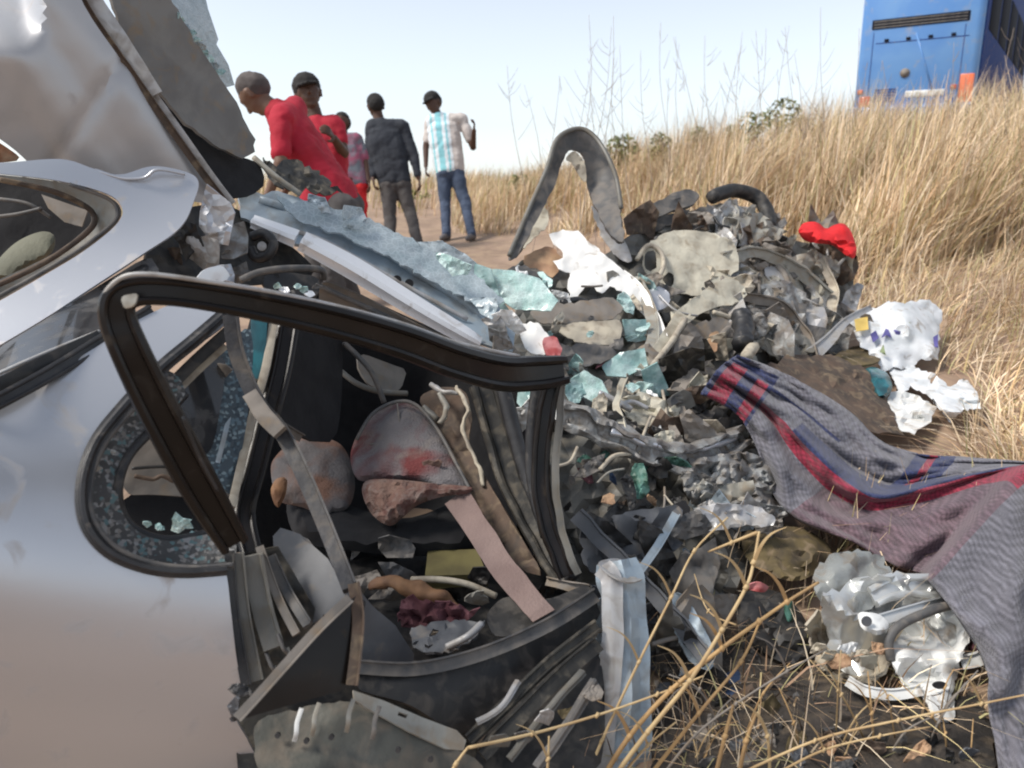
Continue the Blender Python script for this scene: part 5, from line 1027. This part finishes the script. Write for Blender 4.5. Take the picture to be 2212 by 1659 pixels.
bar('rim', [(2080, 1430, 1.92), (2120, 1420, 1.93), (2160, 1385, 1.95)], 30, 'white_plastic', HL, 'lip', h=.5)
plate('mounting', [(1850, 1320), (1900, 1325), (1925, 1350), (1900, 1375), (1860, 1360)], [(1850, 1320, 1.94), (1925, 1350, 1.93), (1860, 1360, 1.9)], 'white_plastic', HL, res=9, bulge=.02, amp=.02, sc=16, )
disc('bulb_hole', 1872, 1342, 1.885, 11, 'grey_plastic', HL); disc('bulb_hole', 2030, 1480, 1.835, 16, 'rubber', HL, 8)
plate('lamp_shard', [(2086, 1400), (2110, 1356), (2145, 1350), (2140, 1395), (2105, 1412)], [(2086, 1400, 1.97), (2145, 1350, 2.0), (2105, 1412, 1.95)], 'maroon', HL, res=9, bulge=.015)
plate('bracket', [(2000, 1500), (2050, 1495), (2064, 1560), (2020, 1556)], [(2000, 1500, 1.84), (2050, 1495, 1.86), (2040, 1558, 1.8)], 'white_plastic', HL, res=10, th=.012)
for k in range(7): scrap('shard', 1770 + 22 * k, 1400 + 14 * (k % 3), 1.9, 22, 14, ['beige', 'cream', 'tan', 'white_plastic'][k % 4], HL, 700 + k)
# crumpled clothing and ground scraps at the lower right
loose('crumpled_cloth', [(1850, 1620), (1900, 1560), (1990, 1545), (2080, 1570), (2130, 1620), (2140, 1730), (1850, 1730)], [(1850, 1620, 1.95), (2080, 1570, 1.95), (2140, 1730, 1.7), (1850, 1730, 1.75)], 'grey_plastic', 'crumpled slate grey cloth below the headlight at the bottom edge', 'cloth', res=14, bulge=.06, amp=.10, sc=9)
M('carpet', (.05, .042, .036), (.025, .022, .02), rough=.95, ns=8, bump=.7, bs=70, dirt=.3, dcol=(.12, .09, .06))
CP_ = [(1440, 1440), (1600, 1390), (1760, 1400), (1900, 1500), (2010, 1520), (2110, 1500), (2150, 1600), (2140, 1740), (1420, 1740), (1400, 1600)]
loose('torn_carpet', CP_, [(u, v, gd(u, v, .012)) for u, v in CP_ + [(1700, 1560), (1950, 1640)]], 'carpet', 'dark torn floor carpet under the straw stalks at the bottom', 'carpet', res=18, th=.008, amp=.05, sc=7, sharp=True, jag=5)
loose('olive_cloth', [(1600, 1150), (1660, 1130), (1740, 1140), (1800, 1180), (1780, 1230), (1720, 1260), (1650, 1240), (1605, 1200)], [(1600, 1150, 2.42), (1800, 1180, 2.4), (1700, 1260, 2.2)], 'olive', 'olive brown cloth under the crushed radiator', 'cloth', res=13, bulge=.04, amp=.07, sc=9)
loose('dark_cloth', [(1580, 1280), (1680, 1270), (1740, 1330), (1760, 1420), (1700, 1440), (1600, 1380)], [(1580, 1280, 2.2), (1740, 1330, 2.16), (1650, 1420, 2.02)], 'black_trim', 'black cloth on the ground left of the headlight', 'cloth', res=14, bulge=.04, amp=.07, sc=9)
loose('dark_cloth', [(1640, 1470), (1760, 1450), (1850, 1500), (1840, 1560), (1740, 1570), (1660, 1530)], [(1640, 1470, 2.02), (1850, 1500, 1.98), (1740, 1570, 1.86)], 'charcoal', 'charcoal cloth on the ground below the headlight reflector', 'cloth', res=14, bulge=.035, amp=.07, sc=9)
loose('blue_rag', [(1555, 1460), (1600, 1440), (1640, 1490), (1620, 1560), (1570, 1540)], [(1555, 1460, 2.0), (1640, 1490, 2.0), (1590, 1550, 1.9)], 'blue_bit', 'small dark blue rag among the straw stalks', 'rag', res=11, bulge=.03, amp=.05, sc=12)
loose('white_lump', [(1510, 1215), (1530, 1205), (1545, 1225), (1538, 1252), (1516, 1248)], 2.2, 'white_plastic', 'tiny white plastic lump behind the bent straw stalk', 'lump', res=6, bulge=.025, amp=.02, sc=20)
loose('pink_scrap', [(1615, 1262), (1640, 1255), (1662, 1268), (1650, 1280), (1620, 1276)], 2.1, 'pink_bit', 'small pink scrap on the dark ground between the stalks', 'scrap', res=6, th=.004, amp=.02, sc=20)
loose('glass_scrap', [(1690, 1300), (1712, 1290), (1716, 1340), (1700, 1352)], 2.1, 'green_bit', 'slim green bottle glass shard left of the headlight lens', 'shard', res=6, bulge=.01)
gr = random.Random(33)
for k in range(46):
    u, v = gr.uniform(1420, 2120), gr.uniform(1290, 1659)
    if 1740 < u < 2150 and v < 1540: continue
    a = (CV - v) / F; dd = 2.0
    for _ in range(6): q = P(u, v, dd); dd -= (q.z - ground_z(q.x, q.y) - .03) / (-SP + CP * a)
    s = gr.uniform(12, 32); mt = gr.choice(['charcoal', 'brown', 'grey_plastic', 'taupe', 'olive', 'black_trim', 'tan'])
    lab = {'charcoal': 'small charcoal scrap on the ground at the bottom edge', 'brown': 'small dark brown scrap on the ground at the bottom edge', 'grey_plastic': 'small blue-grey plastic scrap on the ground at the bottom edge', 'taupe': 'small taupe scrap on the ground at the bottom edge',
           'olive': 'small olive scrap on the ground at the bottom edge', 'black_trim': 'small black plastic scrap on the ground at the bottom edge', 'tan': 'small tan scrap on the ground at the bottom edge'}[mt]
    o = scrap('ground_scrap', u, v, dd, s * 1.3, s * .7, mt, None, 900 + k, gr.uniform(0, 3)); tag(o, lab, 'scrap', 'scraps strewn on the ground')

# ------------------------------------------------------------------ straw stalks in the foreground
STK = [([(1642, 1150), (1636, 1200), (1612, 1262)], 12, 'straw', None), ]
def stalk(pts, wd, m, label, cat='stalk', group='dry straw stalks in the foreground'):
    root = empty('straw_stalk', P(*pts[-1][:3]), label, cat, group)
    wd *= .68; pp = [list(p) + [wd * (.55 + .5 * i / (len(pts) - 1))] for i, p in enumerate(pts)]
    bar('stem', pp, wd, m, root, sub=5)
    for p in pts[1:-1]:
        bar('node', [(p[0] + 3, p[1] - 5, p[2] - .002), (p[0] - 3, p[1] + 5, p[2] - .002)], wd * 1.12, m, root, sub=2)
    for i in range(1, len(pts) - 1):      # dry leaf sheath hanging off a node
        if (int(pts[i][0]) + i) % 3: continue
        a = pts[i]; sg = 1 if int(a[1]) % 2 else -1
        bar('leaf', [(a[0], a[1], a[2], wd * .8), (a[0] + 16 * sg, a[1] - 36, a[2] - .015, wd * .7), (a[0] + 38 * sg, a[1] - 62, a[2] - .03, wd * .45), (a[0] + 70 * sg, a[1] - 76, a[2] - .04, wd * .12)], wd, m, root, 'rect', h=.15, sub=4)
    return root
stalk([(1530, 1192, 1.70), (1580, 1172, 1.66), (1636, 1150, 1.62)], 11, 'straw', 'short straw piece snapped off at the bent stalk top')
stalk([(1640, 1148, 1.62), (1628, 1215, 1.6), (1612, 1268, 1.58), (1560, 1360, 1.56), (1490, 1470, 1.56), (1400, 1580, 1.6), (1310, 1700, 1.66)], 15, 'straw', 'thick straw stalk sharply bent at its top')
stalk([(1572, 1118, 1.72), (1500, 1190, 1.68), (1450, 1290, 1.64), (1380, 1430, 1.62), (1300, 1600, 1.64), (1262, 1700, 1.68)], 10, 'straw', 'long thin straw stalk crossing in front of the pale post')
stalk([(1768, 1258, 1.66), (1700, 1300, 1.62), (1640, 1342, 1.60), (1560, 1400, 1.58), (1450, 1490, 1.58), (1360, 1590, 1.62), (1290, 1700, 1.68)], 16, 'straw_orange', 'thick orange straw stalk pointing up at the headlight lens')
stalk([(1640, 1345, 1.61), (1600, 1430, 1.6), (1510, 1540, 1.6), (1400, 1680, 1.66)], 12, 'straw_orange', 'orange straw stalk forking off low beside the thick one')
stalk([(2260, 1492, 1.45), (2120, 1520, 1.5), (1940, 1556, 1.55), (1760, 1600, 1.6), (1560, 1690, 1.66)], 9, 'straw', 'long pale straw stalk running out past the right edge')
stalk([(2010, 1570, 1.6), (1900, 1590, 1.6), (1780, 1620, 1.62), (1680, 1670, 1.66)], 8, 'straw', 'short pale straw stalk below the long right-hand one')
stalk([(1520, 1460, 1.6), (1420, 1500, 1.6), (1290, 1545, 1.56), (1150, 1585, 1.5), (1012, 1615, 1.42)], 10, 'straw', 'straw stalk lying low across the pale post')
stalk([(1012, 1613, 1.42), (985, 1650, 1.41), (960, 1700, 1.4)], 13, 'straw', 'short straw stub at the sill flange corner')
stalk([(1786, 1402, 1.74), (1700, 1450, 1.7), (1590, 1520, 1.68), (1500, 1590, 1.68), (1420, 1690, 1.7)], 9, 'taupe', 'thin brownish stalk reaching below the headlight reflector')
stalk([(1584, 1522, 1.62), (1566, 1590, 1.62), (1540, 1700, 1.66)], 15, 'straw_orange', 'upright orange straw stub at the bottom, left one')
stalk([(1634, 1540, 1.62), (1612, 1600, 1.62), (1590, 1700, 1.66)], 15, 'straw_orange', 'upright orange straw stub with a broken top')
stalk([(1636, 1538, 1.62), (1658, 1590, 1.63), (1664, 1700, 1.66)], 11, 'straw', 'pale straw folded down from the broken stub')
stalk([(1500, 1240, 2.0), (1530, 1320, 1.9), (1590, 1350, 1.86)], 6, 'straw', 'thin curled straw loop behind the stalks')
stalk([(1186, 1590, 1.5), (1184, 1640, 1.5), (1180, 1700, 1.5)], 10, 'straw', 'single upright straw stub near the bottom centre')
stalk([(1460, 1560, 1.62), (1400, 1610, 1.62), (1330, 1690, 1.66)], 9, 'straw', 'pale stalk low between the post and the stubs')
for k in range(26):
    u = gr.uniform(1380, 2100); v = gr.uniform(1480, 1640); a = gr.uniform(-1.2, 1.2); l = gr.uniform(60, 170)
    stalk([(u + l * math.sin(a), v - l * math.cos(a) * .7, 1.74), (u + l * .4 * math.sin(a), v, 1.72), (u, v + 90, 1.78)], gr.uniform(4, 8), gr.choice(['straw', 'straw_orange', 'taupe']), 'thin broken straw among the stubs at the bottom edge', group='thin broken straws at the bottom edge')
